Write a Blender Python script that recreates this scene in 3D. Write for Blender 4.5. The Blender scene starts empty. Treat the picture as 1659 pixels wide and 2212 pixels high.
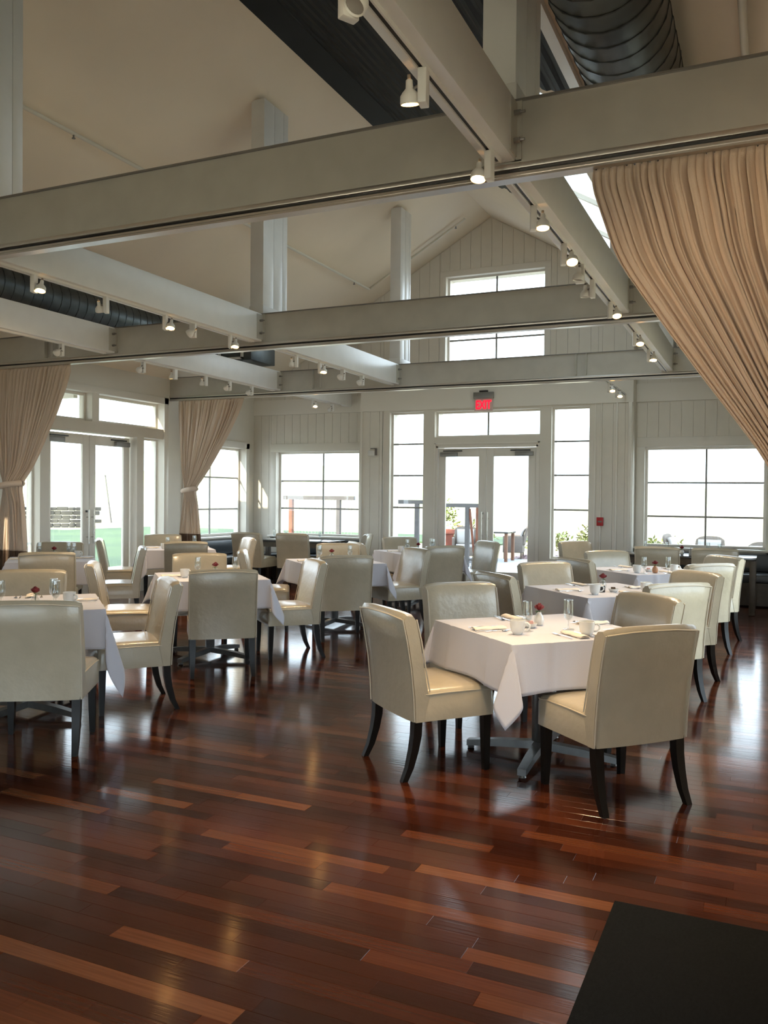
import bpy, math, random
from mathutils import Vector, Matrix
R = math.radians
PI = math.pi
rnd = random.Random(7)
C = bpy.context.scene.collection
sc = bpy.context.scene

# ------------------------------------------------------------------ camera
cam_d = bpy.data.cameras.new('camera')
cam = bpy.data.objects.new('camera', cam_d); C.objects.link(cam)
cam.location = (0, 0, 1.5)
YAW, PITCH, ROLL = 0.426756237, -0.0171195241, 0.00993675316
def cam_matrix():
    cy, sy = math.cos(YAW), math.sin(YAW)
    f = Vector((-sy, cy, 0)); r = Vector((cy, sy, 0)); u = Vector((0, 0, 1))
    cp, sp = math.cos(PITCH), math.sin(PITCH)
    f2 = f * cp + u * sp; u2 = u * cp - f * sp
    cr, sr = math.cos(ROLL), math.sin(ROLL)
    r3 = r * cr + u2 * sr; u3 = u2 * cr - r * sr
    m = Matrix((r3, u3, -f2)).transposed().to_4x4()
    m.translation = Vector((0, 0, 1.5))
    return m
cam.matrix_world = cam_matrix()
cam_d.sensor_fit = 'VERTICAL'; cam_d.sensor_height = 36.0
cam_d.lens = 1837.27 / 2212 * 36.0
cam_d.clip_end = 2000; cam_d.clip_start = 0.05
sc.camera = cam

# ------------------------------------------------------------------ world, sun, exposure
w = bpy.data.worlds.new('hazy_sky'); sc.world = w; w.use_nodes = True
bg = w.node_tree.nodes['Background']
bg.inputs['Color'].default_value = (0.74, 0.87, 1.0, 1); bg.inputs['Strength'].default_value = 4.4
sun_d = bpy.data.lights.new('sun', 'SUN'); sun = bpy.data.objects.new('sun', sun_d); C.objects.link(sun)
sun_d.energy = 8.0; sun_d.color = (1.0, 0.87, 0.66); sun_d.angle = R(0.6)
sun.rotation_euler = Vector((0.25, 0.90, -0.40)).to_track_quat('-Z', 'Y').to_euler()
sc.view_settings.view_transform = 'Standard'; sc.view_settings.look = 'None'
sc.view_settings.gamma = 1; sc.view_settings.use_curve_mapping = False
sc.view_settings.exposure = 0.56
SPOT_W = 80.0

# ------------------------------------------------------------------ helpers
def tag(o, label=None, cat=None, group=None, kind=None):
    if label: o['label'] = label
    if cat: o['category'] = cat
    if group: o['group'] = group
    if kind: o['kind'] = kind
    return o

def empty(name, loc=(0, 0, 0), rz=0, label=None, cat=None, group=None, kind=None, parent=None):
    o = bpy.data.objects.new(name, None); C.objects.link(o)
    o.location = loc; o.rotation_euler = (0, 0, rz); o.empty_display_size = 0.05
    if parent: o.parent = parent
    return tag(o, label, cat, group, kind)

class MB:
    def __init__(s): s.v = []; s.f = []
    def add(s, vs, fs):
        n = len(s.v); s.v += [tuple(p) for p in vs]; s.f += [tuple(i + n for i in f) for f in fs]; return s
    def box(s, x0, x1, y0, y1, z0, z1):
        vs = [(x0,y0,z0),(x1,y0,z0),(x1,y1,z0),(x0,y1,z0),(x0,y0,z1),(x1,y0,z1),(x1,y1,z1),(x0,y1,z1)]
        return s.add(vs, [(0,3,2,1),(4,5,6,7),(0,1,5,4),(1,2,6,5),(2,3,7,6),(3,0,4,7)])
    def bar(s, a, b, w, h=None, up=(0,0,1)):
        h = h or w; a = Vector(a); b = Vector(b); d = (b - a).normalized(); up = Vector(up)
        if abs(d.dot(up)) > .98: up = Vector((0,1,0))
        r = d.cross(up).normalized(); u = r.cross(d).normalized()
        vs = [p + r*sx*w/2 + u*sz*h/2 for p in (a, b) for sx, sz in ((-1,-1),(1,-1),(1,1),(-1,1))]
        return s.add(vs, [(0,1,2,3),(7,6,5,4),(0,4,5,1),(1,5,6,2),(2,6,7,3),(3,7,4,0)])
    def rings(s, rings, cap=True, closed=True):
        n = len(rings[0]); vs = [p for r in rings for p in r]; fs = []
        for k in range(len(rings) - 1):
            for i in range(n if closed else n - 1):
                j = (i + 1) % n; fs.append((k*n+i, k*n+j, (k+1)*n+j, (k+1)*n+i))
        if cap:
            fs.append(tuple(range(n-1, -1, -1))); fs.append(tuple((len(rings)-1)*n + i for i in range(n)))
        return s.add(vs, fs)
    def tube(s, pts, r, n=8, cap=True):
        pts = [Vector(p) for p in pts]; rs = r if isinstance(r, (list, tuple)) else [r]*len(pts); out = []; u = None
        for i, p in enumerate(pts):
            d = (pts[min(i+1, len(pts)-1)] - pts[max(i-1, 0)]).normalized()
            if u is None:
                u = Vector((0,0,1)) if abs(d.z) < .9 else Vector((1,0,0))
            u = (u - d*u.dot(d)).normalized(); q = d.cross(u)
            out.append([p + (u*math.cos(a) + q*math.sin(a))*rs[i] for a in [2*PI*k/n for k in range(n)]])
        return s.rings(out, cap)
    def lathe(s, prof, n=20, c=(0,0,0), cap=True):
        out = [[(c[0]+r*math.cos(2*PI*k/n), c[1]+r*math.sin(2*PI*k/n), c[2]+z) for k in range(n)] for r, z in prof]
        return s.rings(out, cap)
    def prism(s, poly, a0, a1, axis='x'):
        def P(p, a): return (a, p[0], p[1]) if axis == 'x' else ((p[0], a, p[1]) if axis == 'y' else (p[0], p[1], a))
        return s.rings([[P(p, a0) for p in poly], [P(p, a1) for p in poly]])
    def grid(s, fn, nu, nv, wrap=False):
        vs = [fn(i/nu, j/nv) for j in range(nv+1) for i in range(nu+1)]
        fs = [(j*(nu+1)+i, j*(nu+1)+i+1, (j+1)*(nu+1)+i+1, (j+1)*(nu+1)+i) for j in range(nv) for i in range(nu)]
        return s.add(vs, fs)
    def build(s, name, mat, parent=None, smooth=None, bevel=0, seg=2, solid=0, loc=None):
        me = bpy.data.meshes.new(name); me.from_pydata(s.v, [], s.f); me.update()
        import bmesh
        bm = bmesh.new(); bm.from_mesh(me)
        if not solid: bmesh.ops.recalc_face_normals(bm, faces=bm.faces)
        if bevel: 
            es = [e for e in bm.edges if len(e.link_faces) == 2 and e.calc_face_angle(0) > R(40)]
            bmesh.ops.bevel(bm, geom=es, offset=bevel, segments=seg, profile=.5, affect='EDGES', clamp_overlap=True)
        bm.to_mesh(me); bm.free()
        if smooth or bevel:
            me.polygons.foreach_set('use_smooth', [True]*len(me.polygons)); me.set_sharp_from_angle(angle=R(smooth or 40))
        if mat: me.materials.append(mat)
        o = bpy.data.objects.new(name, me); C.objects.link(o)
        if parent: o.parent = parent
        if loc: o.location = loc
        if solid:
            m = o.modifiers.new('thickness', 'SOLIDIFY'); m.thickness = solid; m.offset = 0
        return o

def kids(o): return [c for c in KID.get(o.name, [])]
KID = {}
def copy_tree(o, parent=None):
    c = o.copy(); C.objects.link(c); c.parent = parent
    for ch in list(o.children): copy_tree(ch, c)
    return c
def place(proto, first, x, y, z, rz, label=None, group=None):
    o = proto if first else copy_tree(proto)
    o.location = (x, y, z); o.rotation_euler = (0, 0, rz)
    if label: o['label'] = label
    if group: o['group'] = group
    return o

# ------------------------------------------------------------------ materials
def mat(name, col, rough=.5, metal=0, noise=0, scale=8, bump=0, bscale=60, spec=.5, coat=0, col2=None, trans=0, emit=None, estr=0, sheen=0, subsurf=0):
    m = bpy.data.materials.new(name); m.use_nodes = True; nt = m.node_tree; b = nt.nodes['Principled BSDF']
    b.inputs['Base Color'].default_value = (*col, 1); b.inputs['Roughness'].default_value = rough
    b.inputs['Metallic'].default_value = metal; b.inputs['Specular IOR Level'].default_value = spec
    b.inputs['Coat Weight'].default_value = coat; b.inputs['Coat Roughness'].default_value = .15
    b.inputs['Sheen Weight'].default_value = sheen
    tc = nt.nodes.new('ShaderNodeTexCoord')
    if noise or col2:
        n = nt.nodes.new('ShaderNodeTexNoise'); n.inputs['Scale'].default_value = scale; n.inputs['Detail'].default_value = 6
        nt.links.new(tc.outputs['Object'], n.inputs['Vector'])
        mx = nt.nodes.new('ShaderNodeMix'); mx.data_type = 'RGBA'
        c2 = col2 or tuple(c*(1-noise) for c in col)
        mx.inputs[6].default_value = (*col, 1); mx.inputs[7].default_value = (*c2, 1)
        cr = nt.nodes.new('ShaderNodeValToRGB'); cr.color_ramp.elements[0].position = .35; cr.color_ramp.elements[1].position = .68
        nt.links.new(n.outputs['Fac'], cr.inputs['Fac']); nt.links.new(cr.outputs['Color'], mx.inputs[0])
        nt.links.new(mx.outputs[2], b.inputs['Base Color'])
    if bump:
        n2 = nt.nodes.new('ShaderNodeTexNoise'); n2.inputs['Scale'].default_value = bscale; n2.inputs['Detail'].default_value = 4
        nt.links.new(tc.outputs['Object'], n2.inputs['Vector'])
        bp = nt.nodes.new('ShaderNodeBump'); bp.inputs['Strength'].default_value = bump; bp.inputs['Distance'].default_value = .01
        nt.links.new(n2.outputs['Fac'], bp.inputs['Height']); nt.links.new(bp.outputs['Normal'], b.inputs['Normal'])
    if emit:
        b.inputs['Emission Color'].default_value = (*emit, 1); b.inputs['Emission Strength'].default_value = estr
    return m

def glass_mat(name, tint=(1,1,1), refl=1.0, rough=0.0, ior=.04):
    m = bpy.data.materials.new(name); m.use_nodes = True; nt = m.node_tree; nt.nodes.clear()
    out = nt.nodes.new('ShaderNodeOutputMaterial'); tr = nt.nodes.new('ShaderNodeBsdfTransparent'); gl = nt.nodes.new('ShaderNodeBsdfGlossy')
    tr.inputs['Color'].default_value = (*tint, 1); gl.inputs['Roughness'].default_value = rough
    gl.inputs['Color'].default_value = (refl, refl, refl, 1)
    lw = nt.nodes.new('ShaderNodeLayerWeight'); lw.inputs['Blend'].default_value = .5
    pw = nt.nodes.new('ShaderNodeMath'); pw.operation = 'POWER'; pw.inputs[1].default_value = 5
    fr = nt.nodes.new('ShaderNodeMapRange'); fr.inputs[3].default_value = ior; fr.inputs[4].default_value = .9
    nt.links.new(lw.outputs['Facing'], pw.inputs[0]); nt.links.new(pw.outputs[0], fr.inputs[0])
    mx = nt.nodes.new('ShaderNodeMixShader')
    nt.links.new(fr.outputs[0], mx.inputs[0]); nt.links.new(tr.outputs[0], mx.inputs[1]); nt.links.new(gl.outputs[0], mx.inputs[2])
    nt.links.new(mx.outputs[0], out.inputs['Surface'])
    return m

WALLC = (.76, .71, .62)
M = dict(
    wall=mat('cream_wall_paint', WALLC, .55, noise=.03, scale=3, bump=.05, bscale=90),
    board=mat('cream_board_paint', (.77, .72, .63), .45, noise=.04, scale=5),
    trim=mat('cream_gloss_trim', (.80, .755, .675), .32),
    ceil=mat('ceiling_paint', (.86, .745, .59), .7, noise=.05, scale=1.2, bump=.05, bscale=40),
    timber=mat('white_timber_paint', (.81, .795, .77), .35, noise=.04, scale=6, bump=.08, bscale=18),
    steel=mat('galvanised_steel', (.57, .545, .495), .42, .3, noise=.09, scale=5, bump=.02, bscale=25),
    railm=mat('aluminium_rail', (.62, .58, .54), .28, .8),
    dark_deck=mat('black_corrugated_metal', (.010, .012, .013), .6, 0, spec=.25),
    duct=mat('spiral_duct_metal', (.11, .125, .13), .36, .75, noise=.35, scale=5, bump=.05, bscale=14),
    seam=mat('duct_seam_metal', (.07, .08, .085), .45, .6),
    leather=mat('champagne_vinyl', (.47, .41, .30), .28, noise=.10, scale=7, bump=.22, bscale=28, spec=.6, coat=.3),
    piping=mat('champagne_piping', (.52, .46, .35), .4),
    leg=mat('espresso_wood', (.008, .007, .006), .35, noise=.3, scale=20, spec=.3),
    cloth=mat('white_table_linen', (.56, .56, .62), .8, bump=.12, bscale=300, sheen=.2),
    napkin=mat('ivory_napkin', (.84, .76, .66), .85, bump=.2, bscale=200),
    basem=mat('table_base_metal', (.17, .17, .165), .34, .8, noise=.2, scale=14),
    darktop=mat('dark_lacquer_top', (.035, .035, .036), .12, spec=.6),
    darkwood=mat('dark_stained_wood', (.085, .065, .045), .4, noise=.3, scale=12),
    bench=mat('charcoal_vinyl', (.045, .052, .058), .3, noise=.1, spec=.6, bump=.1),
    curtain=mat('stone_linen_curtain', (.68, .54, .42), .85, bump=.25, bscale=260, sheen=.25),
    hem=mat('brown_hem_fabric', (.12, .075, .05), .8, bump=.2, bscale=200),
    china=mat('white_china', (.74, .75, .73), .12, spec=.6, coat=.3),
    silver=mat('silver_cutlery', (.75, .75, .76), .12, 1),
    rose=mat('deep_red_petals', (.19, .003, .010), .5, noise=.5, scale=40),
    stem=mat('green_stem', (.06, .16, .03), .5),
    black=mat('black_plastic', (.015, .015, .018), .35),
    terracotta_pot=mat('copper_glazed_vase', (.50, .24, .12), .3),
    lampw=mat('white_lamp_enamel', (.80, .77, .72), .35),
    lampd=mat('lamp_vent_grey', (.20, .18, .16), .5),
    glow=mat('lit_halogen_lens', (.9, .7, .4), .3, emit=(1, .52, .16), estr=38),
    unlit=mat('unlit_lens', (.35, .33, .30), .15),
    exitred=mat('exit_letters_red', (.9, .02, .03), .4, emit=(1, .0, .02), estr=1.6),
    exitpan=mat('exit_panel_acrylic', (.62, .50, .47), .3),
    alu=mat('grey_closer_metal', (.27, .26, .25), .4, .6),
    chrome=mat('brushed_steel_handle', (.62, .60, .56), .25, .9),
    red=mat('red_alarm_plastic', (.42, .012, .015), .35),
    pipe=mat('white_sprinkler_pipe', (.74, .70, .60), .5),
    mat_rug=mat('black_rubber_matting', (.010, .011, .012), 1.0, noise=.3, scale=60, bump=.3, bscale=180, spec=.08),
    slab=mat('pale_concrete', (.30, .31, .34), .85, noise=.12, scale=2, bump=.1, bscale=30),
    lawn=mat('shade_darkened_lawn', (.028, .062, .026), .9, col2=(.055, .10, .032), scale=.25, bump=.6, bscale=20),  # green darkened so the colour carries the shade lying on the grass
    field=mat('dry_meadow', (.33, .285, .17), .95, col2=(.40, .35, .23), scale=.06, bump=.4, bscale=3),
    hill=mat('pale_hillside', (.62, .60, .34), .95, col2=(.5, .55, .28), scale=.02),
    rust=mat('rusted_steel_post', (.18, .06, .03), .8, noise=.4, scale=12),
    greyrail=mat('weathered_grey_rail', (.085, .08, .08), .7, noise=.2, scale=8),
    wicker=mat('honey_wicker', (.34, .17, .055), .7, noise=.3, scale=50, bump=.5, bscale=120),
    wickerg=mat('grey_wicker', (.15, .125, .105), .75, noise=.25, scale=50, bump=.5, bscale=120),
    cushion=mat('pale_outdoor_cushion', (.34, .33, .32), .9),
    clay=mat('terracotta_clay', (.28, .085, .055), .8, noise=.15, scale=9),
    teak=mat('teak_wood', (.16, .07, .035), .5, noise=.2, scale=15),
    leaf=mat('yellow_green_leaves', (.20, .24, .03), .6, col2=(.11, .18, .03), scale=3),
    leaf2=mat('dusty_green_leaves', (.10, .14, .045), .7, col2=(.20, .20, .08), scale=2),
    rock=mat('pinkish_rock', (.20, .13, .13), .9, col2=(.10, .09, .11), scale=2.5, bump=.5, bscale=14),
    stonew=mat('grey_fieldstone', (.028, .027, .025), .9, col2=(.055, .052, .048), scale=1.2, bump=.6, bscale=9),
    muntin=mat('backlit_shade_muntin', (.30, .29, .27), .5),  # white-painted bars set grey, their backlit shade put into the colour
    glass=glass_mat('window_glass', (.97, .98, .97), .8),
    crystal=glass_mat('clear_crystal', (.90, .92, .92), 1.0, 0.0, .10),
    thermo=mat('white_plastic', (.72, .70, .66), .4),
    ornament=mat('brown_seeds', (.10, .06, .03), .9, bump=.4, bscale=200),
    soap=mat('pink_sachets', (.75, .45, .42), .7),
    gridm=mat('wire_mesh', (.25, .26, .24), .5, .5),
)

# plank material: tone attribute per plank (wood's own colour) + grain
def floor_mat():
    m = bpy.data.materials.new('cherry_floorboards'); m.use_nodes = True; nt = m.node_tree; b = nt.nodes['Principled BSDF']
    at = nt.nodes.new('ShaderNodeAttribute'); at.attribute_name = 'tone'
    cr = nt.nodes.new('ShaderNodeValToRGB'); e = cr.color_ramp.elements
    e[0].position = 0; e[0].color = (.032, .0085, .0045, 1); e[1].position = 1; e[1].color = (.20, .074, .030, 1)
    k = cr.color_ramp.elements.new(.35); k.color = (.060, .0155, .0070, 1)
    k = cr.color_ramp.elements.new(.7); k.color = (.108, .030, .0125, 1)
    nt.links.new(at.outputs['Fac'], cr.inputs['Fac'])
    tc = nt.nodes.new('ShaderNodeNewGeometry'); mp = nt.nodes.new('ShaderNodeMapping'); mp.inputs['Scale'].default_value = (2.2, 55, 1)
    nt.links.new(tc.outputs['Position'], mp.inputs['Vector'])
    n = nt.nodes.new('ShaderNodeTexNoise'); n.inputs['Scale'].default_value = 1.6; n.inputs['Detail'].default_value = 7
    nt.links.new(mp.outputs[0], n.inputs['Vector'])
    mx = nt.nodes.new('ShaderNodeMix'); mx.data_type = 'RGBA'; mx.blend_type = 'MULTIPLY'; mx.inputs[0].default_value = .55
    cr2 = nt.nodes.new('ShaderNodeValToRGB'); cr2.color_ramp.elements[0].position = .3; cr2.color_ramp.elements[0].color = (.45, .42, .4, 1); cr2.color_ramp.elements[1].position = .7
    nt.links.new(n.outputs['Fac'], cr2.inputs['Fac']); nt.links.new(cr.outputs['Color'], mx.inputs[6]); nt.links.new(cr2.outputs['Color'], mx.inputs[7])
    nt.links.new(mx.outputs[2], b.inputs['Base Color'])
    b.inputs['Specular IOR Level'].default_value = .36
    n3 = nt.nodes.new('ShaderNodeTexNoise'); n3.inputs['Scale'].default_value = 5; n3.inputs['Detail'].default_value = 3
    nt.links.new(tc.outputs['Position'], n3.inputs['Vector'])
    mr = nt.nodes.new('ShaderNodeMapRange'); mr.inputs[3].default_value = .08; mr.inputs[4].default_value = .16
    nt.links.new(n3.outputs['Fac'], mr.inputs[0]); nt.links.new(mr.outputs[0], b.inputs['Roughness'])
    bp = nt.nodes.new('ShaderNodeBump'); bp.inputs['Strength'].default_value = .06; bp.inputs['Distance'].default_value = .004
    nt.links.new(n.outputs['Fac'], bp.inputs['Height']); nt.links.new(bp.outputs['Normal'], b.inputs['Normal'])
    return m
M['floor'] = floor_mat()
def milky_mat():
    m = bpy.data.materials.new('milky_acrylic'); m.use_nodes = True; nt = m.node_tree; nt.nodes.clear()
    out = nt.nodes.new('ShaderNodeOutputMaterial'); t = nt.nodes.new('ShaderNodeBsdfTranslucent'); t.inputs['Color'].default_value = (.30, .33, .325, 1)
    nt.links.new(t.outputs[0], out.inputs['Surface']); return m
M['milky'] = milky_mat()

# ------------------------------------------------------------------ room dimensions
XL, XRW = -8.95, 0.49            # left and right walls
YN, YA, YB = 13.4, 13.7, -6.0    # nave gable wall, aisle end walls, back wall
XRG, ZRG, SL = -4.23, 6.09, .573 # ridge and roof slope
def roof(x): return ZRG - SL * abs(x - XRG)

# ------------------------------------------------------------------ floor of planks
floor = empty('floor', kind='structure')
sub = MB(); sub.box(XL-.3, XRW+.3, YB-.3, YA+.3, -.12, -.02); sub.build('subfloor', M['black'], floor)
def plank_mb(x0, x1, y0, y1):
    b = .0006; z = rnd.uniform(-.0004, .0); m = MB()
    vs = [(x0,y0,-.02),(x1,y0,-.02),(x1,y1,-.02),(x0,y1,-.02),(x0,y0,z-b),(x1,y0,z-b),(x1,y1,z-b),(x0,y1,z-b),(x0+b,y0+b,z),(x1-b,y0+b,z),(x1-b,y1-b,z),(x0+b,y1-b,z)]
    fs = [(0,1,5,4),(1,2,6,5),(2,3,7,6),(3,0,4,7),(4,5,9,8),(5,6,10,9),(6,7,11,10),(7,4,8,11),(8,9,10,11)]
    return m.add(vs, fs)
def set_tone(o, vals):
    a = o.data.attributes.new('tone', 'FLOAT', 'FACE'); a.data.foreach_set('value', vals)
PW = .0762; stuff = MB(); stone = []; cand = []
y = YB
while y < YA:
    x = XL - rnd.uniform(0, 1.0)
    while x < XRW:
        L = rnd.choice([.45, .6, .75, .9, 1.05, 1.3]) * rnd.uniform(.85, 1.15)
        t = rnd.uniform(.0, .78)
        if rnd.random() < .12: t = rnd.uniform(.62, .95)
        x0, x1 = max(x, XL), min(x + L, XRW)
        if x1 - x0 > .02: cand.append((x0 + .0002, x1 - .0002, y + .0002, y + PW - .0002, t))
        x += L
    y += PW
def in_view(c):
    cx = (c[0]+c[1])/2; cy = (c[2]+c[3])/2
    v = cam.matrix_world.inverted() @ Vector((cx, cy, 0))
    if v.z > -.5: return None
    px = -v.x / v.z * 1837; py = v.y / v.z * 1837
    if abs(px) > 1000 or py > 1180: return None
    return v.length
ranked = sorted([(in_view(c), i) for i, c in enumerate(cand) if in_view(c)])
near = set(i for _, i in ranked[:290])
for i, c in enumerate(cand):
    if i in near:
        o = plank_mb(*c[:4]).build('plank', M['floor'], floor); set_tone(o, [c[4]]*len(o.data.polygons))
    else:
        m = plank_mb(*c[:4]); stuff.add(m.v, m.f); stone += [c[4]]*len(m.f)
me = bpy.data.meshes.new('further_planks'); me.from_pydata(stuff.v, [], stuff.f); me.materials.append(M['floor'])
o = bpy.data.objects.new('further_planks', me); C.objects.link(o); o.parent = floor; set_tone(o, stone); o['kind'] = 'stuff'

# ------------------------------------------------------------------ walls
def strips(s0, s1, openings, top, breaks=(), zlo=0.0):
    """cut the wall s0..s1 into upright prisms round the openings; top(s) is the upper edge"""
    cuts = sorted(set([s0, s1] + [b for b in breaks if s0 < b < s1] + [a for op in openings for a in op[:2] if s0 < a < s1]))
    out = []
    for a, b in zip(cuts, cuts[1:]):
        if b - a < .004: continue
        mid = (a + b) / 2; holes = sorted([(op[2], op[3]) for op in openings if op[0] - 1e-6 <= mid <= op[1] + 1e-6]); z = zlo
        for h0, h1 in holes:
            if h0 > z + .004: out.append((a, b, z, None, h0))
            z = max(z, h1)
        out.append((a, b, z, 'top', None))
    res = []
    for a, b, z, t, h in out:
        ta, tb = (top(a), top(b)) if t else (h, h)
        if max(ta, tb) > z + .01: res.append((a, b, z, max(ta, z), max(tb, z)))
    return res
def strip_mesh(mb, st, t0, t1, axis, gap=0):
    a, b, z, ta, tb = st; a += gap; b -= gap
    poly = [(a, z + gap), (b, z + gap), (b, tb - gap), (a, ta - gap)]
    if axis == 'y': return mb.prism(poly, t0, t1, 'y')       # wall runs along X, thickness along Y
    return mb.prism(poly, t0, t1, 'x')                       # wall runs along Y, thickness along X
def wall(name, s0, s1, openings, top, t0, t1, axis, breaks=()):
    mb = MB()
    for st in strips(s0, s1, openings, top, breaks): strip_mesh(mb, st, t0, t1, axis)
    o = mb.build(name, M['wall']); o['kind'] = 'structure'; return o
def boards(par, s0, s1, openings, top, face, axis, inward, bw=.18, zlo=0.02, start=None):
    g = start if start is not None else s0; br = []
    while g < s1: br.append(g); g += bw
    for st in strips(s0, s1, openings, top, br, zlo):
        if st[1] - st[0] < .015 or max(st[3], st[4]) - st[2] < .05: continue
        f0, f1 = sorted((face, face + inward*.012))
        strip_mesh(MB(), st, f0, f1, axis, .0022).build('board', M['board'], par)

# openings (s0, s1, z0, z1)
SLL, SLR = (-6.00, -5.375, .55, 2.96), (-3.19, -2.584, .55, 2.96)
DOOR = (-5.14, -3.40, 0, 2.37); TRN = (-5.17, -3.373, 2.52, 2.95); GWIN = (-4.99, -3.321, 3.55, 5.18)
AWL, AWR = (-8.45, -6.72, .78, 2.33), (-1.79, -.06, .78, 2.32)
nave_ops = [SLL, SLR, DOOR, TRN, GWIN]
XN0, XN1 = -6.55, -1.93
wg = wall('wall_far_gable', XN0, XN1, nave_ops, roof, YN, YA + .1, 'y', breaks=[XRG])
def grow(op, d, db=None): return (op[0]-d, op[1]+d, op[2]-(d if db is None else db), op[3]+d)
entry = (-6.12, -2.47, 0, 3.36)
boards(wg, XN0 + .004, XN1 - .004, [entry, (XN0, XN1, 2.99, 3.36), grow(GWIN, .10)], lambda s: roof(s) - .01, YN, 'y', -1, start=XN0 + .004)
b = MB(); b.box(XN0, XN1, YN-.028, YN, 2.99, 3.13); b.box(XN0, XN1, YN-.022, YN, 3.13, 3.34); b.build('header_band', M['trim'], wg)
wal = wall('wall_far_left', XL, XN0, [AWL], roof, YA, YA + .25, 'y')
war = wall('wall_far_right', XN1, XRW, [AWR], roof, YA, YA + .25, 'y')
for wo, a, b_, op in ((wal, XL, XN0, AWL), (war, XN1, XRW, AWR)):
    boards(wo, a, b_, [grow(op, .12), (a, b_, 3.02, 3.30)], lambda s: roof(s) - .01, YA, 'y', -1, bw=.168)
    m = MB(); m.box(a, b_, YA-.03, YA, 3.02, 3.30); m.build('header_band', M['trim'], wo)
    m = MB()
    g = .12
    m.box(op[0]-g, op[1]+g, YA-.026, YA, op[3], op[3]+.15); m.box(op[0]-g, op[0], YA-.026, YA, op[2]-.1, op[3]); m.box(op[1], op[1]+g, YA-.026, YA, op[2]-.1, op[3])
    m.box(op[0]-g, op[1]+g, YA-.026, YA, op[2]-.1, op[2]-.03)
    m.build('window_casing', M['trim'], wo, bevel=.003)
    m = MB(); m.box(op[0]-.14, op[1]+.14, YA-.10, YA+.1, op[2]-.035, op[2]); m.build('sill', M['trim'], wo, bevel=.006)
# left wall
LD = (8.66, 10.42, 0, 2.40); LSN = (8.03, 8.50, .22, 2.40); LSF = (10.58, 11.04, .22, 2.40); LT = (8.03, 11.04, 2.56, 2.97); LW = (11.65, 13.40, .78, 2.38)
extraL = [(5.2, 6.4, .15, 2.6)]
wl = wall('wall_left', YB, YA, [LD, LSN, LSF, LT, LW] + extraL, lambda s: roof(XL) + .05, XL-.25, XL, 'x')
m = MB()
X0 = XL
for (a, b_, z0, z1) in [(7.93, 8.03, 0, 3.07), (11.04, 11.14, 0, 3.07), (7.93, 11.14, 2.97, 3.07), (11.53, 11.65, .7, 2.48), (13.40, 13.50, .7, 2.48), (11.53, 13.50, 2.38, 2.50)]:
    m.box(X0, X0+.028, a, b_, z0, z1)
m.build('window_casing', M['trim'], wl, bevel=.003)
m = MB(); m.box(XL-.12, XL+.10, 11.5, 13.52, .745, .78); m.build('sill', M['trim'], wl, bevel=.006)
extraR = [(-1.8, 1.4, .15, 2.95), (5.0, 7.0, .15, 2.35), (8.2, 10.2, .15, 2.35)]
wr = wall('wall_right', YB, YA, extraR, lambda s: roof(XRW) + .05, XRW, XRW+.25, 'x')
backops = [(-5.9, -4.4, .05, 2.6), (-4.1, -2.6, .05, 2.6), (-2.3, .1, .1, 2.8)]
wb = wall('wall_back', XL, XRW, backops, roof, YB-.25, YB, 'y', breaks=[XRG])
# baseboards
for nm, bx in (('baseboard_left', (XL, XL+.018, 11.14, YA, 0, .14)), ('baseboard_far_left', (XL, XN0, YA-.018, YA, 0, .14)), ('baseboard_far_right', (XN1, XRW, YA-.018, YA, 0, .14))):
    tag(MB().box(*bx).build(nm, M['trim'], bevel=.003), kind='structure')

# glazed units -------------------------------------------------------
def window_unit(name, axis, s0, s1, z0, z1, t, vert=(), horiz=(), fw=.045, depth=.05, mw=.027):
    """frame, muntins and panes inside an opening; t is the glass plane"""
    w_ = empty(name, kind='structure')
    def B(mb, a, b_, za, zb, da, db):
        return mb.box(a, b_, t+da, t+db, za, zb) if axis == 'y' else mb.box(t+da, t+db, a, b_, za, zb)
    f = MB(); d = depth/2
    B(f, s0, s0+fw, z0, z1, -d, d); B(f, s1-fw, s1, z0, z1, -d, d); B(f, s0+fw, s1-fw, z0, z0+fw, -d, d); B(f, s0+fw, s1-fw, z1-fw, z1, -d, d)
    f.build('window_frame', M['trim'], w_)
    for v in vert: B(MB(), v-mw/2, v+mw/2, z0+fw, z1-fw, -.012, .012).build('muntin', M['muntin'], w_)
    for h in horiz: B(MB(), s0+fw, s1-fw, h-mw/2, h+mw/2, -.011, .011).build('muntin', M['muntin'], w_)
    vs = [s0+fw] + list(vert) + [s1-fw]; hs = [z0+fw] + list(horiz) + [z1-fw]
    for a, b_ in zip(vs, vs[1:]):
        for za, zb in zip(hs, hs[1:]):
            B(MB(), a, b_, za, zb, -.002, .002).build('pane', M['glass'], w_)
    return w_
TG = YN + .13
window_unit('window_1', 'y', *SLL, TG, horiz=(1.33, 1.88, 2.42), fw=.03)
window_unit('window_2', 'y', *SLR, TG, horiz=(1.33, 1.88, 2.42), fw=.03)
window_unit('window_3', 'y', *TRN, TG, vert=(-4.27,), fw=.03)
window_unit('window_4', 'y', *GWIN, TG, vert=(-4.15,), horiz=(4.14, 4.70), fw=.03)
window_unit('window_5', 'y', *AWL, YA+.13, vert=(-7.52,), horiz=(1.28, 1.79), fw=.035)
window_unit('window_6', 'y', *AWR, YA+.10, vert=(-.90,), horiz=(1.25, 1.77), fw=.04)
TL = XL - .15
window_unit('window_7', 'x', *LSN, TL, fw=.03)
window_unit('window_8', 'x', *LSF, TL, fw=.03)
window_unit('window_9', 'x', LT[0], 9.46, LT[2], LT[3], TL, fw=.04); window_unit('window_10', 'x', 9.60, LT[1], LT[2], LT[3], TL, fw=.04)
tag(MB().box(XL-.25, XL, 9.46, 9.60, LT[2], LT[3]).build('trim_1', M['trim']), kind='structure')
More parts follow.
